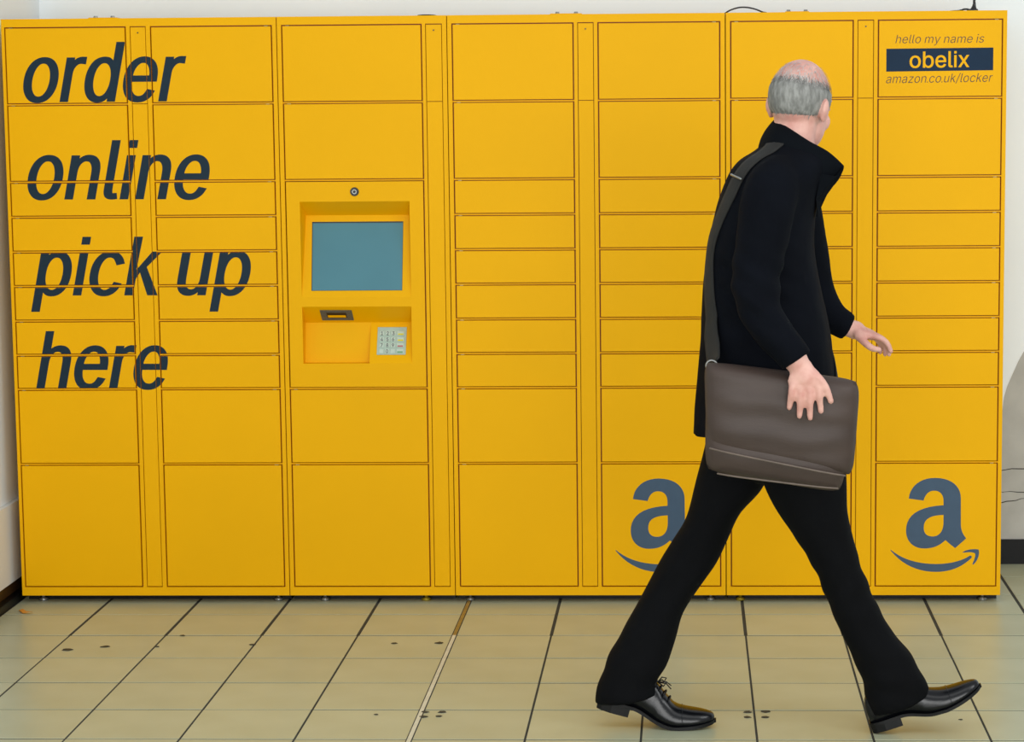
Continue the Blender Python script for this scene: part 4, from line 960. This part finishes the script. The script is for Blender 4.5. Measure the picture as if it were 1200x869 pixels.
def rear(v):                                            # toes flat, heel lifted: bends at the ball of the foot
    p = v.copy(); xb = .205
    a = math.radians(15)*max(0, min(1, (xb+.025-p.x)/.05)) 
    d = Vector((p.x-xb, 0, p.z))
    x = d.x*math.cos(a)+d.z*math.sin(a); z = -d.x*math.sin(a)+d.z*math.cos(a)
    p = Vector((xb+x, p.y, z))
    return Vector((1.972+p.x, -1.553+p.y-.02*p.x, max(p.z, 0)+.0005))
def front(v):                                           # heel just struck, toes up
    a = math.radians(19); x = v.x*math.cos(a)-v.z*math.sin(a); z = v.x*math.sin(a)+v.z*math.cos(a)
    x2 = v.x
    return Vector((2.706+x, -1.610+v.y-.03*v.x, z+.0008+.15*max(0, v.x-.2)))
shoe(rear, 1.03); shoe(front, .96)

# ------------------------------------------------------------------ the bag
bag = empty('messenger_bag', 'brown leather bag with a dark shoulder strap, held under the walking man\'s arm', 'bag', (2.44, -1.83, .68))
TL, TR, BR, BL = Vector((2.2625, 0, 1.0050)), Vector((2.6500, 0, .9560)), Vector((2.6060, 0, .6720)), Vector((2.2640, 0, .7300))
L1P, R1P = Vector((2.2690, 0, .7860)), Vector((2.6330, 0, .7125))
def pillow(name, c, yc, th, m, parent, nu=30, nv=22, rc=.10, belly=0.0, pw=5):
    tl, tr, br, bl_ = c; bm = bmesh.new(); F, B = [], []
    for i in range(nu+1):
        f, b = [], []
        for j in range(nv+1):
            u, v = 2*i/nu-1, 2*j/nv-1
            uu, vv = u*math.sqrt(1-rc*v**8), v*math.sqrt(1-rc*u**8)
            s, q = (uu+1)/2, (vv+1)/2
            p = tl.lerp(tr, s).lerp(bl_.lerp(br, s), q)
            prof = (1-abs(u)**pw)**.5*(1-abs(v)**pw)**.5
            ripple = .0022*noise.noise((p.x*14, 1, p.z*16))+.0018*math.sin(p.z*90+p.x*14+2*noise.noise((p.x*8, 0, p.z*8)))
            h = th/2*(.22+.78*prof)+(ripple+belly*(1-u*u)*(.3+.7*q))*prof
            f.append(bm.verts.new((p.x, yc-h, p.z))); b.append(bm.verts.new((p.x, yc+th/2*(.22+.78*prof), p.z)))
        F.append(f); B.append(b)
    for i in range(nu):
        for j in range(nv):
            bm.faces.new((F[i][j], F[i][j+1], F[i+1][j+1], F[i+1][j])); bm.faces.new((B[i][j], B[i+1][j], B[i+1][j+1], B[i][j+1]))
    rim = [(i, 0) for i in range(nu)]+[(nu, j) for j in range(nv)]+[(i, nv) for i in range(nu, 0, -1)]+[(0, j) for j in range(nv, 0, -1)]
    for k in range(len(rim)):
        a, b = rim[k-1], rim[k]
        bm.faces.new((F[a[0]][a[1]], F[b[0]][b[1]], B[b[0]][b[1]], B[a[0]][a[1]]))
    return local(link(name, mesh(name, bm, True), m, parent))
sh = lambda p, dx, dz: p+Vector((dx, 0, dz))
pillow('bag_body', (sh(TL, .006, -.008), sh(TR, -.006, -.008), BR, BL), -1.828, .074, M['bag'], bag, belly=.006)
pillow('flap', (TL, TR, R1P, L1P), -1.829, .088, M['bag'], bag, belly=.004)
def edge(name, a, b, y, r, m, sag=0.0, n=12):
    bm = bmesh.new(); pts = []
    for k in range(n+1):
        t = k/n; p = a.lerp(b, t); pts.append((p.x, y+.016*(abs(2*t-1)**5), p.z-sag*math.sin(PI*t)))
    tube(bm, pts, [r]*(n+1), 8); return local(link(name, mesh(name, bm, True), m, bag))
edge('flap_piping', sh(L1P, .008, .004), sh(R1P, -.022, .008), -1.877, .0026, M['bag_edge'])
edge('zip', Vector((2.296, 0, .7250)), Vector((2.594, 0, .6870)), -1.867, .0024, M['bag_edge'])
# shoulder strap laid over the back of the coat
P0 = [(2.282, -1.80, .990), (2.266, -1.70, 1.062), (2.271, -1.66, 1.189), (2.282, -1.655, 1.298), (2.338, -1.680, 1.396), (2.372, -1.680, 1.452), (2.412, -1.665, 1.496), (2.452, -1.620, 1.525), (2.475, -1.520, 1.535), (2.520, -1.430, 1.480), (2.560, -1.440, 1.360), (2.575, -1.420, 1.180), (2.590, -1.440, 1.020), (2.600, -1.58, .90), (2.600, -1.73, .885), (2.600, -1.785, .900)]
pts = [Vector(p) for p in smoothpath(P0, 6)]
proj = []
for i, p in enumerate(pts):
    co, no, _, d = coat_bvh.find_nearest(p)
    t_ = min(1, min(i, len(pts)-1-i)/8)
    proj.append((p.lerp(co+no*.004, t_), no))
bm = bmesh.new(); rows_ = []; hw = .030
for i, (p, no) in enumerate(proj):
    tg = (proj[min(i+1, len(proj)-1)][0]-proj[max(i-1, 0)][0]).normalized(); wd = tg.cross(no).normalized(); r = []
    for s in (-1, -.5, 0, .5, 1):
        q = p+wd*hw*s; co, n2, _, d = coat_bvh.find_nearest(q)
        if 8 <= i <= len(proj)-9: q = co+n2*.0035
        r.append((q, no))
    rows_.append([q+n*.0016 for q, n in r]+[q-n*.0016 for q, n in r[::-1]])
loft(bm, rows_)
strap = local(link('strap', mesh('strap', bm, True), M['strap'], bag))
i = min(range(len(proj)), key=lambda k: (proj[k][0]-Vector((2.362, -1.68, 1.442))).length)
p, no = proj[i]; tg = (proj[i+1][0]-proj[i-1][0]).normalized(); wd = tg.cross(no).normalized()
bm = bmesh.new(); tube(bm, [p+no*.004+wd*s for s in (-.031, 0, .031)], [.0028]*3, 8)
link('strap_slider', mesh('strap_slider', bm, True), M['steel'], strap)
for q in (proj[0][0],):
    bm = bmesh.new(); n = 16
    ring_ = [q+Vector((math.cos(2*PI*k/n)*.014, -.006, math.sin(2*PI*k/n)*.014)) for k in range(n+1)]
    tube(bm, ring_, [.0025]*(n+1), 8, dome=False); local(link('strap_ring', mesh('strap_ring', bm, True), M['steel'], bag))
